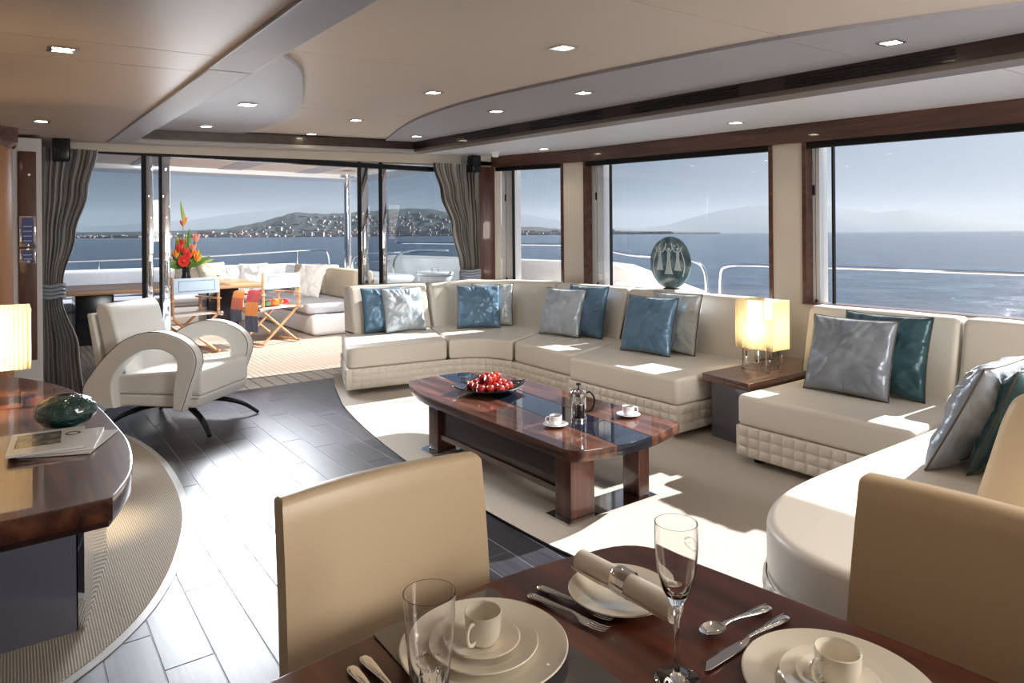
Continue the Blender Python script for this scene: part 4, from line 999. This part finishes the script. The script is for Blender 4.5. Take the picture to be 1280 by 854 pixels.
# ------------------------------------------------------------------ curtains
def curtain(label, X, Y, zb, zt_, prof, folds, m, seed, tie_z):
    o = thing('curtain', label, 'curtain', (X, Y, 0))
    def width(z):
        for (z0, a, b), (z1, c_, d) in zip(prof, prof[1:]):
            if z <= z1:
                t = (z-z0)/(z1-z0); t = t*t*(3-2*t); return a+(c_-a)*t, b+(d-b)*t
        return prof[-1][1], prof[-1][2]
    def fn(u, v):
        z = zb+(zt_-zb)*v; a, b = width(z); wd = b-a
        head = max(0, (z-(zt_-.16))/.16)
        ph = folds*2*PI*u+1.2*noise.noise(Vector((u*6, z*.9, seed)))
        amp = .032*(1 if wd > .25 else .8)+.012*noise.noise(Vector((u*9, z*2, seed+3)))
        x = a+wd*(u+.006*math.sin(ph*2)); y = amp*math.sin(ph)-(.02*head if head else 0)
        if tie_z and abs(z-tie_z) < .10: y *= .55+.45*abs(z-tie_z)/.10
        return (x-X, y, z)
    mb = MB(); nu, nv = 300, 60; mb.grid(fn, nu, nv)
    ob = mb.build('cloth', m, o, angle=80)
    uv = ob.data.uv_layers.new(name='UVMap')
    for li, lp in enumerate(ob.data.loops):
        vi = lp.vertex_index; uv.data[li].uv = ((vi % (nu+1))/nu, (vi//(nu+1))/nv)
    if tie_z:
        a, b = width(tie_z); cx, rx = (a+b)/2-X, (b-a)/2+.012
        for k in range(4):
            pth = [(cx+rx*math.cos(q*2*PI/24), .048*math.sin(q*2*PI/24), tie_z-.045+k*.03+.006*math.sin(q)) for q in range(24)]
            MB().tube(pth, .014, 8, closed=True, flat=1).build('tieback', 'silk_grey', o)
    return o
curtain('striped silk curtain gathered left of the open doors', .40, 6.66, .02, 2.15, [(.02, .19, .50), (.5, .19, .46), (.93, .205, .345), (1.05, .205, .35), (1.45, .20, .44), (1.8, .20, .53), (2.15, .20, .60)], 9, 'curtain', 1, .985)
curtain('striped grey curtain gathered in the aft corner behind the sofa', 4.1, 6.68, .02, 2.23, [(.02, 4.15, 4.44), (.93, 4.19, 4.43), (1.05, 4.18, 4.43), (1.5, 4.08, 4.43), (1.9, 3.93, 4.43), (2.23, 3.82, 4.43)], 13, 'curtain_grey', 2, .96)
# speakers, smoke detector, downlights
def speaker(label, x, y, z):
    o = thing('speaker', label, 'speaker', (x, y, z), math.radians(0))
    MB().slab([(-.06, -.06), (.06, -.06), (.05, .05), (-.05, .05)], 0, .19, .008, 3).build('cabinet', 'black', o)
    MB().box(-.05, .05, -.066, -.059, .012, .178, .002).build('grille', 'black_wood', o)
    MB().box(-.012, .012, .05, .12, .12, .15).build('bracket', 'black', o, smooth=False)
speaker('small black loudspeaker above the curtain left of the doors', .335, 6.55, 2.035)
speaker('small black loudspeaker in the aft corner beside the grey curtain', 4.29, 6.56, 2.135)
sm = thing('smoke_detector', 'round white smoke detector on the deckhead near the corner', 'detector', (4.33, 6.18, cz(4.33, 6.18)))
MB().lathe([(.062, -.001), (.062, -.018), (.050, -.024)], 28).build('base', 'white', sm)
MB().lathe([(.042, -.022), (.042, -.045), (.03, -.058), (0, -.062)], 28).build('sensor_head', 'white', sm)
def downlight(label, x, y, dz, e=5, grp='square downlights in the deckhead'):
    n_ = Vector((-.0325, -.028, 1)).normalized()
    o = thing('downlight', label, 'light', (x, y, cz(x, y)+dz), group=None)
    o.rotation_euler = Vector((0, 0, 1)).rotation_difference(n_).to_euler()
    fr_ = MB()
    for a in [(-.048, .048, -.048, -.034), (-.048, .048, .034, .048), (-.048, -.034, -.034, .034), (.034, .048, -.034, .034)]: fr_.box(*a, -.006, .001)
    fr_.build('bezel', 'chrome', o, smooth=False)
    MB().lathe([(.033, -.0005), (.026, -.004), (0, -.005)], 20).build('bulb', 'bulb', o)
    light('downlight_beam', 'SPOT', (0, 0, -.02), e, (1.0, .85, .66), parent=o, spot_size=2.2, spot_blend=.8, shadow_soft_size=.03)
DL = [('downlight nearest the deckhead beam, upper left of the frame', .16, 2.96, 0, 8), ('downlight above the speaker and left curtain', .17, 5.32, 0, 8),
      ('downlight in the half-round fabric panel, nearer the camera', 1.26, 4.63, .097, 6), ('downlight in the half-round fabric panel, nearer the doors', 1.30, 5.97, .097, 6),
      ('largest centre downlight, nearest the camera', 2.02, 2.34, .114, 8), ('second centre downlight from the camera', 2.12, 3.69, .114, 8),
      ('third centre downlight from the camera', 2.25, 5.16, .114, 8), ('centre downlight farthest from the camera, by the dark band', 2.30, 6.30, .114, 6),
      ('downlight on the grey crescent above the rightmost window', 3.14, 1.43, .097, 6), ('downlight on the grey crescent above the wide window', 2.87, 3.14, .097, 6),
      ('downlight in the middle of the grey crescent panel', 2.87, 4.08, .097, 6), ('downlight at the aft tip of the grey crescent', 3.20, 5.90, .097, 6),
      ('downlight on the white soffit above the cream pillar', 4.40, 3.13, 0, 6), ('downlight on the white soffit near the smoke detector', 4.55, 5.60, 0, 6),
      ('added unseen downlight over the dining table, left of the pair behind the viewer', .75, .15, .114, 80), ('added unseen downlight over the dining table, right of the pair behind the viewer', 1.35, .15, .114, 14)]  # this out-of-view pair is added to light the table settings warmly
for a in DL: downlight(*a)
for i, (x, y) in enumerate([(1.9, 9.6), (2.7, 9.1)]):
    o = thing('downlight', ['outdoor deckhead spot light farther to the left', 'outdoor deckhead spot light farther to the right'][i], 'light', (x, y, 2.462))
    MB().lathe([(.06, 0), (.06, -.006), (.045, -.008)], 20).build('bezel', 'chrome', o); MB().lathe([(.04, -.004), (0, -.010)], 16, cap=False).build('bulb', 'bulb', o)
# blind cords at the window edges
for i, (x, y, lab) in enumerate([(5.03, 2.86, 'thin looped blind cord beside the rightmost window'), (5.03, 5.30, 'thin looped blind cord in the wide window'), (4.80, 6.63, 'thin blind cord in the narrow aft window')]):
    o = thing('blind_cord', lab, 'cord', (x, y, zt(y)-.05))
    H_ = zt(y)-.93
    MB().tube([(0, 0, 0), (.0, .006, -H_*.5), (0, .0, -H_)], .002, 6).build('cord', 'black', o)
    MB().tube([(0, .035, 0), (0, .02, -.16), (0, .018, -.28)], .0015, 6).build('cord', 'black', o)
    MB().box(-.006, .006, .010, .026, -.36, -.28).build('toggle', 'black', o, smooth=False)
    MB().box(-.008, .008, -.01, .01, -H_-.03, -H_+.02, .003).build('cord_cleat', 'black', o)

# ------------------------------------------------------------------ dining table and chairs
dt = thing('dining_table', 'polished mahogany dining table laid for breakfast in the foreground', 'table', (.3, .2, 0))
edge_ = fillet([(-.8, .98), (.32, 1.045), (.78, 1.10), (1.10, 1.045), (1.155, .66), (1.19, .3), (1.19, -.9), (-.8, -.9)], [0, .3, .3, .09, .3, .2, .1, 0], 6)
MB().slab(edge_, .715, .75, .004, 3).build('tabletop', 'dining_wood', dt, world=True)
MB().slab([(0, -.4), (.7, -.4), (.7, .5), (0, .5)], .03, .715, .01, 2).build('pedestal', 'dark_wood', dt, world=True)
MB().slab([(-.1, -.5), (.8, -.5), (.8, .6), (-.1, .6)], .001, .03, .005, 2).build('foot_plate', 'steel', dt, world=True)
def dining_chair(label, loc, ang, w0, w1, m):
    o = thing('dining_chair', label, 'chair', loc, ang)
    # local: back plane at y=0, seat extends to -y
    def fn(sg):
        def g2(u, v):
            a = 2*u-1; z = .47+(.935-.47)*v; wd = w1+(w0-w1)*v
            y = .035*(1-a*a)*-1*-1+.04*v*v
            return (a*wd/2, y+sg*.0, z)
        return g2
    ns, nv = 24, 14; sec = []
    v = []; f = []
    for j in range(nv+1):
        t = j/nv; z = .46+.475*t
        ring = []
        e_ = 0 if j < nv else 1
        wd = (w1+(w0-w1)*t)/2
        for i in range(ns+1):
            a = -1+2*i/ns; ring.append((a*wd, .03*(1-a*a)+.035*t*t, z))
        for i in range(ns, -1, -1):
            a = -1+2*i/ns; ring.append((a*wd, .03*(1-a*a)+.035*t*t+.05, z))
        rr_ = .012
        v.append(ring)
    top = v[-1]; half = ns+1
    for sh, dz in ((.004, .006), (.012, .011)):
        r2_ = [(x*(1-sh*1.5), y+sh, z+dz) for x, y, z in top[:half]]+[(x*(1-sh*1.5), y-sh, z+dz) for x, y, z in top[half:]]
        v.append(r2_)
    k = 2*half; fl_ = [p for r_ in v for p in r_]
    for j in range(len(v)-1):
        for i in range(k): f.append((j*k+i, j*k+(i+1) % k, (j+1)*k+(i+1) % k, (j+1)*k+i))
    J = len(v)-1
    for i in range(half-1): f.append((J*k+i, J*k+i+1, J*k+k-2-i, J*k+k-1-i)); f.append((i+1, i, k-1-i, k-2-i))
    MB().add(fl_, f).build('backrest', m, o, angle=50)
    MB().slab([(-w1/2, -.42), (w1/2, -.42), (w1/2, .05), (-w1/2, .05)], .40, .48, .02, 3, cr=.03).build('seat', m, o)
    for x, y in ((-w1/2+.03, -.38), (w1/2-.03, -.38), (-w1/2+.03, .03), (w1/2-.03, .03)): MB().box(x-.018, x+.018, y-.018, y+.018, .002, .40, .003).build('leg', 'dark_wood', o)
    return o
dining_chair('tan leather dining chair at the far side of the laid table', (.60, 1.185, 0), 0, .425, .43, 'leather_tan')
dining_chair('brown leather dining chair cut by the right edge of the picture', (1.29, .44, 0), -PI/2, .46, .50, 'leather_tan')

pm = thing('placemat', 'glossy dark placemat under the nearer large plate', 'placemat', (.607, .885, .7505))
MB().slab([(.485, .70), (.73, .70), (.73, 1.065), (.485, 1.065)], .7505, .7535, .001, 1, cr=.012).build('mat', 'placemat', pm, world=True)
def plate(name, label, x, y, z, r, h=.016, well=.66, grp=None, m='china'):
    o = thing(name, label, 'plate', (x, y, z), group=grp)
    MB().lathe([(0, 0), (r*well*.95, 0), (r*well, .003), (r*.985, h-.0015), (r, h), (r*.985, h+.0015), (r*well*1.02, .0065), (r*well*.94, .004), (0, .004)], 72).build('dish', m, o); return o
plate('dinner_plate', 'large cream dinner plate on the placemat', .605, .905, .754, .134)
plate('side_plate', 'medium cream plate stacked on the left dinner plate', .603, .903, .7635, .087, .012)
plate('dinner_plate', 'large cream dinner plate at the lower right beside the knife', .966, .520, .7505, .134)
plate('side_plate', 'medium cream plate stacked on the lower right dinner plate', .966, .520, .760, .080, .012)
plate('side_plate', 'small cream plate carrying the rolled napkin', .905, .900, .7505, .096, .013)
cup_set('empty cream coffee cup on the left stack of plates', 'cream saucer topping the left stack of plates', (.600, .900, .7705), math.radians(205), False, 'china', .059, .029, .048)
cup_set('empty cream coffee cup on the lower right stack of plates', 'cream saucer topping the lower right stack of plates', (.955, .515, .768), math.radians(165), False, 'china', .056, .031, .046)
# rolled napkin in a silver ring
nk = thing('napkin', 'rolled cream napkin resting across the small plate', 'napkin', (.885, .868, .792), math.radians(90+2))
sp = []
for i in range(90):
    a = i*.28; r_ = .006+.0165*i/89; sp.append((r_*math.cos(a), r_*math.sin(a)))
v = []; nL = 14
for j in range(nL+1):
    x = -.112+.224*j/nL; sq = 1-.10*math.exp(-(x/.02)**2)+.03*math.sin(j*1.3)
    if abs(x) > .10: sq *= .97
    v += [(x+.012*(i/90-.5)*(1 if j in (0, nL) else 0), p[0]*sq*1.04, p[1]*sq) for i, p in enumerate(sp)]
MB().add(v, [(j*90+i, j*90+i+1, (j+1)*90+i+1, (j+1)*90+i) for j in range(nL) for i in range(89)]).build('cloth', 'linen', nk, angle=80)
MB().lathe([(.0215, -.112), (.0205, .112)], 24, Matrix.Rotation(PI/2, 4, 'Y') @ Matrix.Identity(4), cap=False).build('outer_fold', 'linen', nk)
rg = thing('napkin_ring', 'silver napkin ring around the rolled napkin', 'napkin ring', (.887, .872, .792), math.radians(90+2))
MB().lathe([(.0235, -.017), (.0245, -.015), (.0245, .015), (.0235, .017), (.0225, .015), (.0225, -.015), (.0235, -.017)], 40, Matrix.Rotation(PI/2, 4, 'Y'), cap=False).build('band', 'silver', rg)

# cutlery: lofted along local +x from handle end to tip
def blade(st, n=12):
    """stations (x, halfwidth, z, halfthick)"""
    v = []; f = []
    for x, hw, z, ht in st:
        for j in range(n): a = 2*PI*j/n; v.append((x, hw*math.cos(a), z+ht*math.sin(a)))
    for i in range(len(st)-1):
        for j in range(n): a, b = i*n+j, i*n+(j+1) % n; f.append((a, b, b+n, a+n))
    f.append(tuple(range(n))[::-1]); f.append(tuple((len(st)-1)*n+j for j in range(n)))
    return MB().add(v, f)
HAND = [(0, .003, .003, .001), (.003, .0075, .0035, .0022), (.012, .0095, .004, .0028), (.03, .0085, .005, .0028), (.06, .0055, .007, .0024), (.085, .0035, .009, .0022), (.105, .003, .010, .002)]
def cutlery(kind, label, p0, p1, L_=None):
    d = Vector(p1)-Vector(p0); L0 = d.length; o = thing(kind, label, 'fork' if 'fork' in kind else 'spoon' if 'spoon' in kind else 'knife', (p0[0], p0[1], .7512), math.atan2(d.y, d.x))
    s_ = (L_ or L0)/.18
    H2 = [(x*s_, hw, z, ht) for x, hw, z, ht in HAND]
    blade(H2).build('handle', 'silver', o)
    b0 = .105*s_
    MB().tube(smooth_path([(H2[1][0], -.006, .0065), (H2[3][0], -.0065, .0075), (H2[4][0], -.003, .0095)], 4), .0007, 6).build('bead_edge', 'silver', o)
    if 'fork' in kind:
        blade([(b0-.002, .003, .010, .002), (b0+.012, .006, .008, .0016), (b0+.022, .0105, .005, .0013), (b0+.036, .0115, .004, .0012)]).build('neck', 'silver', o)
        for k in range(4):
            y = -.0085+.0057*k
            MB().tube([(b0+.034, y, .004), (b0+.05, y, .004), (.18*s_-.006, y, .0065), (.18*s_, y, .009)], [.0019, .0017, .0013, .0006], 8, flat=.6).build('tine', 'silver', o)
    elif 'spoon' in kind:
        def sb_(u, v_):
            a = u*2*PI; r_ = v_; x = .026*math.cos(a)*r_; y = .0175*math.sin(a)*r_*(1+.12*math.cos(a)*-1)
            return (b0+.048+x, y, .002+.008*r_**2.2+.001)
        m_ = MB(); m_.grid(sb_, 28, 8, wrap_u=True); kk = len(m_.v); m_.add([(x, y, z-.0012) for x, y, z in m_.v], [q[::-1] for q in m_.f])
        m_.f += [(8*28+i, 8*28+(i+1) % 28, kk+8*28+(i+1) % 28, kk+8*28+i) for i in range(28)]
        m_.build('bowl', 'silver', o)
        blade([(b0-.002, .003, .010, .002), (b0+.012, .0035, .0105, .0018), (b0+.026, .006, .0095, .0012)]).build('neck', 'silver', o)
    else:
        pts = [(b0, -.004), (b0+.01, -.009), (b0+.05, -.011), (.235-.02, -.009), (.235, .004), (.235-.01, .0075), (b0+.03, .008), (b0+.008, .005), (b0, .004)]
        MB().slab(pts, .0015, .0035, .0005, 1).build('blade', 'silver', o)
        blade([(b0-.004, .003, .0095, .002), (b0+.004, .0042, .007, .0022), (b0+.012, .005, .004, .0016), (b0+.024, .005, .0026, .0008)]).build('bolster', 'silver', o)
    return o
cutlery('fork', 'silver fork lying nearer the large left plate', (.768, 1.000), (.800, .825))
cutlery('fork', 'silver fork lying nearer the napkin plate', (.800, 1.012), (.832, .842))
cutlery('spoon', 'silver spoon above the knife at the lower right', (1.085, .708), (.915, .722))
cutlery('knife', 'silver table knife beside the lower right plate', (1.082, .672), (.845, .668), .20)
cutlery('knife', 'silver cutlery handle at the bottom edge, left of the pair', (.420, 1.000), (.42, .80), .20)
cutlery('knife', 'silver cutlery handle at the bottom edge, right of the pair', (.446, 1.012), (.446, .80), .20)

# glasses
M['etch'] = mat('etched_mark', (.30, .28, .26), .6)
def laurel(o, R, z0, ang, s_, line):
    mb = MB()
    def P(u, v): a = ang+u/R; return (R*math.cos(a), R*math.sin(a), z0+v)
    for k in range(28):
        th = 2*PI*(k+.5)/28
        if abs(math.cos(th)) > .97: continue
        for off, tw in ((.0009, .5), (-.0009, -.5)):
            u = math.cos(th)*(.0165+off)*s_; v = math.sin(th)*(.0098+off)*s_
            ta = math.atan2(math.cos(th)*.0098, -math.sin(th)*.0165)+tw; cu, su = math.cos(ta), math.sin(ta); q = .0015*s_; w_ = .0006*s_
            mb.add([P(u-cu*q, v-su*q), P(u+su*w_, v-cu*w_), P(u+cu*q, v+su*q), P(u-su*w_, v+cu*w_)], [(0, 1, 2, 3)])
    if line:
        for k in range(10):
            u = (-.0118+.0026*k)*s_; q = .0007*s_; h_ = .0013*s_
            mb.add([P(u-q, -h_), P(u-q*.5, -h_), P(u-q*.5, h_), P(u-q, h_)], [(0, 1, 2, 3)])
            mb.add([P(u-q, (h_ if k % 2 else -h_)*.8), P(u+q, (h_ if k % 2 else -h_)*.8), P(u+q, (h_ if k % 2 else -h_)), P(u-q, (h_ if k % 2 else -h_))], [(0, 1, 2, 3)])
    mb.build('etched_emblem', 'etch', o, smooth=False)
fg = thing('champagne_flute', 'slender empty champagne flute standing between the two settings', 'glass', (.802, .680, .7505))
MB().lathe([(0, 0), (.032, 0), (.0335, .0012), (.020, .003), (.008, .007), (.0042, .016), (.0034, .05), (.0045, .09), (.0085, .112), (.014, .122), (.022, .138), (.029, .165), (.0322, .20), (.0325, .218), (.0318, .236), (.0306, .236), (.0312, .218), (.0308, .20), (.0275, .165), (.0195, .139), (.010, .128), (0, .125)], 48, cap=False).build('goblet', 'crystal', fg, angle=60)
laurel(fg, .0330, .196, -.15, .9, True)
tg = thing('drinking_glass', 'tall tapering cut glass tumbler in front of the left plates', 'glass', (.462, .826, .7505))
MB().lathe([(0, 0), (.021, 0), (.0225, .002), (.0245, .03), (.0285, .075), (.0325, .115), (.0355, .150), (.0362, .178), (.0350, .178), (.0343, .150), (.0312, .115), (.0270, .075), (.0215, .034), (.018, .022), (0, .018)], 56, cap=False).build('goblet', 'crystal', tg, angle=60)
fc = MB()
for k in range(14):
    a = 2*PI*k/14
    for (z0_, z1_, r0_, r1_) in ((.006, .034, .0235, .0255), (.036, .060, .0257, .0280)):
        aa = a+(PI/14 if z0_ > .02 else 0)
        q = [(r0_*1.0*math.cos(aa), r0_*math.sin(aa), z0_), ((r0_+r1_)/2*1.02*math.cos(aa+.18), (r0_+r1_)/2*1.02*math.sin(aa+.18), (z0_+z1_)/2), (r1_*math.cos(aa), r1_*math.sin(aa), z1_), ((r0_+r1_)/2*1.02*math.cos(aa-.18), (r0_+r1_)/2*1.02*math.sin(aa-.18), (z0_+z1_)/2)]
        c0 = Vector(q[0])*.5+Vector(q[2])*.5; c0.x *= 1.03; c0.y *= 1.03
        fc.add(q+[tuple(c0)], [(0, 1, 4), (1, 2, 4), (2, 3, 4), (3, 0, 4)])
fc.build('cut_facets', 'crystal', tg, smooth=False)
laurel(tg, .0318, .100, math.atan2(-.826, -.462)+.0, 1.15, True)

# ------------------------------------------------------------------ outside furniture
st = thing('deck_settee', 'white U-shaped deck settee with pale cushions beyond the open doors', 'settee', (2.0, 12.4, 0))
DS = lambda a, n, m, r=.03: MB().box(*a, r).build(n, m, st, world=True)
DS((-1.5, 4.5, 12.0, 13.2, 0.002, .30), 'base', 'white', .02); DS((3.42, 4.9, 9.35, 12.0, 0.002, .30), 'base', 'white', .06)
DS((-1.5, 3.35, 11.95, 12.8, .31, .45), 'seat_cushion', 'deck_grey', .04); DS((3.36, 4.25, 9.45, 11.9, .31, .45), 'seat_cushion', 'deck_grey', .05)
for x0, x1 in ((-1.5, .4), (.45, 2.3), (2.35, 3.6), (3.65, 4.4)): DS((x0, x1, 12.75, 13.0, .45, .90), 'back_cushion', 'deck_cushion', .06)
for y0, y1 in ((9.5, 10.7), (10.75, 11.95), (12.0, 12.7)): DS((4.1, 4.42, y0, y1, .45, .90), 'back_cushion', 'deck_cushion' if y0 > 11 else 'deck_beige', .06)
DS((-1.6, 5.3, 13.0, 13.25, 0.002, .84), 'coaming', 'white', .04); DS((4.43, 5.0, 9.2, 13.0, 0.31, .82), 'coaming', 'white', .10)
def dpil(x, y, z, ang, tilt, m, lab, s_=.46): pillow((x, y, z), math.radians(ang), tilt, m, lab, s_, s_, .08, seed=x*3+y, group=None, edge=m)
dpil(2.90, 12.55, .45, 205, .35, 'deck_beige', 'beige pillow on the deck settee just right of the flowers', .55)
dpil(2.45, 12.6, .45, 160, .30, 'deck_beige', 'beige pillow on the deck settee behind the flowers', .5)
dpil(3.55, 12.60, .45, 178, .30, 'canvas_white', 'white pillow on the deck settee above the table end', .5)
dpil(3.10, 12.62, .45, 180, .30, 'canvas_white', 'second white pillow on the deck settee beside the beige one', .45)
dpil(4.15, 11.8, .45, 130, .30, 'deck_beige', 'tan pillow in the corner of the deck settee', .5)
dpil(3.75, 10.6, .45, 115, .35, 'canvas_white', 'large white pillow at the near arm of the deck settee', .55)
dtb = thing('deck_table', 'long teak deck table beyond the open doors', 'table', (2.0, 10.7, 0))
MB().slab([(.4, 10.05), (3.0, 10.05), (3.0, 11.5), (.4, 11.5)], .69, .74, .01, 2, cr=.05).build('tabletop', 'teak', dtb, world=True)
for x in (.9, 2.5):
    MB().box(x-.22, x+.22, 10.5, 11.1, .002, .69, .02).build('pedestal', 'black_wood', dtb, world=True)
def director_chair(label, loc, ang):
    o = thing('director_chair', label, 'chair', loc, ang)
    W_ = .28; D_ = .24
    bar = lambda a, b, r_, n: MB().tube([a, b], r_, 8).build(n, 'teak', o)
    for sx in (-1, 1):
        bar((sx*W_, -D_, .47), (sx*W_, -D_, .95), .018, 'back_post'); bar((sx*W_, D_-.05, .47), (sx*W_, D_-.05, .66), .016, 'arm_post')
        bar((sx*W_, -D_-.02, .48), (sx*W_, D_+.02, .48), .018, 'side_rail')
        MB().slab([(sx*W_-.03, -D_-.02), (sx*W_+.03, -D_-.02), (sx*W_+.03, D_+.03), (sx*W_-.03, D_+.03)], .655, .675, .006, 2).build('armrest', 'teak', o)
        MB().lathe([(.028, 0), (.03, .03), (.02, .045)], 16, Matrix.Translation((sx*(W_+.015), -D_, .48)) @ Matrix.Rotation(sx*PI/2, 4, 'Y')).build('hinge_cap', 'steel', o)
        bar((sx*W_, -D_-.02, .03), (sx*W_, D_+.02, .03), .016, 'foot_rail')
    for y in (-D_+.02, D_-.02):
        bar((-W_, y, .02), (W_, y, .47), .017, 'cross_leg'); bar((W_, y+.02, .02), (-W_, y+.02, .47), .017, 'cross_leg')
    MB().box(-W_+.01, W_-.01, -D_+.0, D_+.0, .478, .486).build('canvas_seat', 'canvas_white', o, smooth=False)
    c_ = MB().box(-W_-.0, W_+.0, -D_-.024, -D_-.016, .74, .93).build('canvas_back', 'canvas_blue', o, smooth=False)
    e_ = MB()
    for a in [(-.22, .22, .895, .899), (-.22, .22, .773, .777), (-.22, -.216, .773, .899), (.216, .22, .773, .899)]: e_.box(a[0], a[1], -D_-.0265, -D_-.023, a[2], a[3])
    e_.build('stitching', 'piping', c_, smooth=False)
    return o
director_chair('teak director chair draped with a striped towel', (2.78, 9.22, 0), math.radians(20))
director_chair('teak director chair half hidden behind the armchair', (1.72, 9.02, 0), math.radians(16))
# towels
tw = []
for n_, c_ in (('orange', (.80, .26, .02)), ('red', (.55, .03, .04)), ('navy', (.02, .03, .09)), ('green', (.12, .30, .12)), ('yellow', (.80, .42, .05)), ('pale_blue', (.38, .62, .75)), ('rust', (.55, .10, .03))): M['towel_'+n_] = mat('towel_'+n_, c_, .95, sheen=.4)
to = thing('towel', 'brightly striped towel hanging over the arm of the director chair', 'towel', (2.60, 9.18, .70), math.radians(20))
def drape(x0, x1, y0, y1, zt2, zb2, rows, seedv):
    for k, (m_, a, b) in enumerate(rows):
        def fn(u, v):
            t = a+(b-a)*v; y = y0+(y1-y0)*u
            if t < .25: q = t/.25; x = x1+(x0-x1)*q; z = zt2+.02*math.sin(q*PI)
            else: q = (t-.25)/.75; x = x0-.05*q-.02*math.sin(q*3); z = zt2-(zt2-zb2)*q
            return (x+.012*noise.noise(Vector((y*12, z*5, seedv))), y+.02*noise.noise(Vector((z*5, y*3, seedv))), z+.008*noise.noise(Vector((y*10, x*8, 2))))
        MB().grid(fn, 14, 8).build('towel_stripe', 'towel_'+m_, to, angle=80)
drape(-.12, .12, -.26, .0, .02, -.42, [('pale_blue', 0, .12), ('red', .12, .5), ('orange', .5, .8), ('navy', .8, 1.15)], 1)
drape(-.17, .08, .0, .24, .0, -.34, [('green', 0, .1), ('orange', .1, .42), ('rust', .42, .75), ('navy', .75, 1.1)], 2)
t2 = thing('towel', 'rolled red and orange towel on the director chair seat', 'towel', (2.86, 9.22, .49), math.radians(25))
for k, m_ in enumerate(('green', 'red', 'orange', 'rust', 'yellow', 'red')):
    x = -.17+k*.06
    MB().sphere((x, .03*math.sin(k*2), .05), .06, 12, 8, (.75, 1.5, .72+.1*math.sin(k))).build('towel_fold', 'towel_'+m_, t2)
# flowers
vs_ = thing('flower_vase', 'black waisted vase on the teak deck table', 'vase', (2.10, 11.0, .74))
MB().lathe([(0, 0), (.075, 0), (.08, .02), (.055, .14), (.06, .24), (.085, .31), (.08, .31), (.052, .23), (.045, .14), (0, .05)], 28).build('vase_body', 'black_wood', vs_)
for n_, c_ in (('leaf', (.10, .26, .04)), ('leaf_light', (.38, .50, .10)), ('petal_red', (.72, .05, .035)), ('petal_orange', (.85, .28, .03)), ('petal_pink', (.80, .28, .22)), ('stem', (.18, .30, .06))): M[n_] = mat(n_, c_, .5)
bq = thing('flower_bouquet', 'tall tropical bouquet of red, orange and green in a black vase', 'bouquet', (2.10, 11.0, .80))
def leaf(p0, p1, w_, m_, nm='leaf', curl=.15):
    a, b = Vector(p0), Vector(p1); d = b-a; L0 = d.length; t = d.normalized(); s1_ = t.cross(Vector((.59, .8, .1))).normalized(); nr = s1_.cross(t)
    def fn(u, v):
        q = v; wd = w_*math.sin(PI*min(1, q*.92+.06))**.8; x = (2*u-1)
        return tuple(a+t*L0*q+s1_*wd*x+nr*(curl*L0*q*q+.25*w_*x*x))
    mb = MB(); mb.grid(fn, 4, 10); return mb.build(nm, m_, bq, angle=80)
random.seed(21)
F = Vector((S_, C_, 0)); R_ = Vector((C_, -S_, 0))
def Q(r_, z, f_=0): p = R_*r_*.8+F*f_; return (p.x, p.y, z*.76+.02)
def stemleaf(r_, z, f_=0): MB().tube([Q(0, .1), Q(r_*.4, z*.5, f_*.5), Q(r_, z, f_)], .006, 6).build('stem', 'stem', bq)
for (r_, z, f_, w_, m_) in [(-.26, .80, .05, .075, 'leaf_light'), (-.20, .60, -.05, .06, 'leaf'), (-.30, .45, .0, .05, 'leaf'), (-.30, .33, -.05, .035, 'leaf_light'), (.20, .55, .1, .06, 'leaf'), (.30, .42, -.05, .05, 'leaf_light'), (.42, .40, 0, .035, 'leaf'), (.34, .30, -.1, .04, 'leaf'), (.12, .72, .05, .05, 'leaf'), (.02, .95, .0, .04, 'leaf'), (-.1, .75, .1, .05, 'leaf'), (.45, .34, .1, .025, 'leaf_light'), (-.28, .22, -.1, .04, 'leaf')]:
    leaf(Q(r_*.12, .2, f_*.2), Q(r_, z, f_), w_, m_)
for (r_, z, f_, m_) in [(-.16, .50, -.05, 'petal_orange'), (-.06, .72, .0, 'petal_red'), (.02, .55, -.08, 'petal_red'), (.10, .48, -.08, 'petal_red'), (.20, .50, -.05, 'petal_orange'), (.25, .42, -.08, 'petal_orange'), (.18, .80, .0, 'petal_pink'), (.12, .62, 0, 'petal_pink'), (-.10, .62, -.05, 'petal_red')]:
    stemleaf(r_, z-.1, f_)
    for k in range(4):
        a = k*PI/2+.4; leaf(Q(r_, z-.12, f_), Q(r_+.06*math.cos(a), z+.04, f_+.06*math.sin(a)), .022, m_, 'petal', .1)
stemleaf(-.05, 1.0); stemleaf(0, .9)
for (a, b, m_) in [((-.05, .98), (-.02, 1.25), 'petal_pink'), ((-.05, 1.0), (-.11, 1.12), 'petal_red'), ((-.05, 1.0), (.03, 1.18), 'petal_orange'), ((-.04, 1.05), (-.10, 1.50), 'leaf_light'), ((-.03, 1.0), (-.06, 1.36), 'leaf_light')]:
    leaf(Q(*a), Q(*b), .022, m_, 'petal', .05)
an = MB()
for k in range(16):
    a = 2*PI*k/16; c_ = Vector(Q(.04, .32, -.12)); d_ = R_*math.cos(a)*.085+Vector((0, 0, math.sin(a)*.085)); an.add([tuple(c_), tuple(c_+d_*.9+(R_*-math.sin(a)+Vector((0, 0, math.cos(a))))*.018-F*.02), tuple(c_+d_*1.1-F*.01), tuple(c_+d_*.9-(R_*-math.sin(a)+Vector((0, 0, math.cos(a))))*.018-F*.02)], [(0, 1, 2, 3)])
an.sphere(tuple(Vector(Q(.04, .32, -.135))), .025, 10, 8); an.build('red_blossom', 'petal_red', bq, label='round red blossom low in the bouquet')
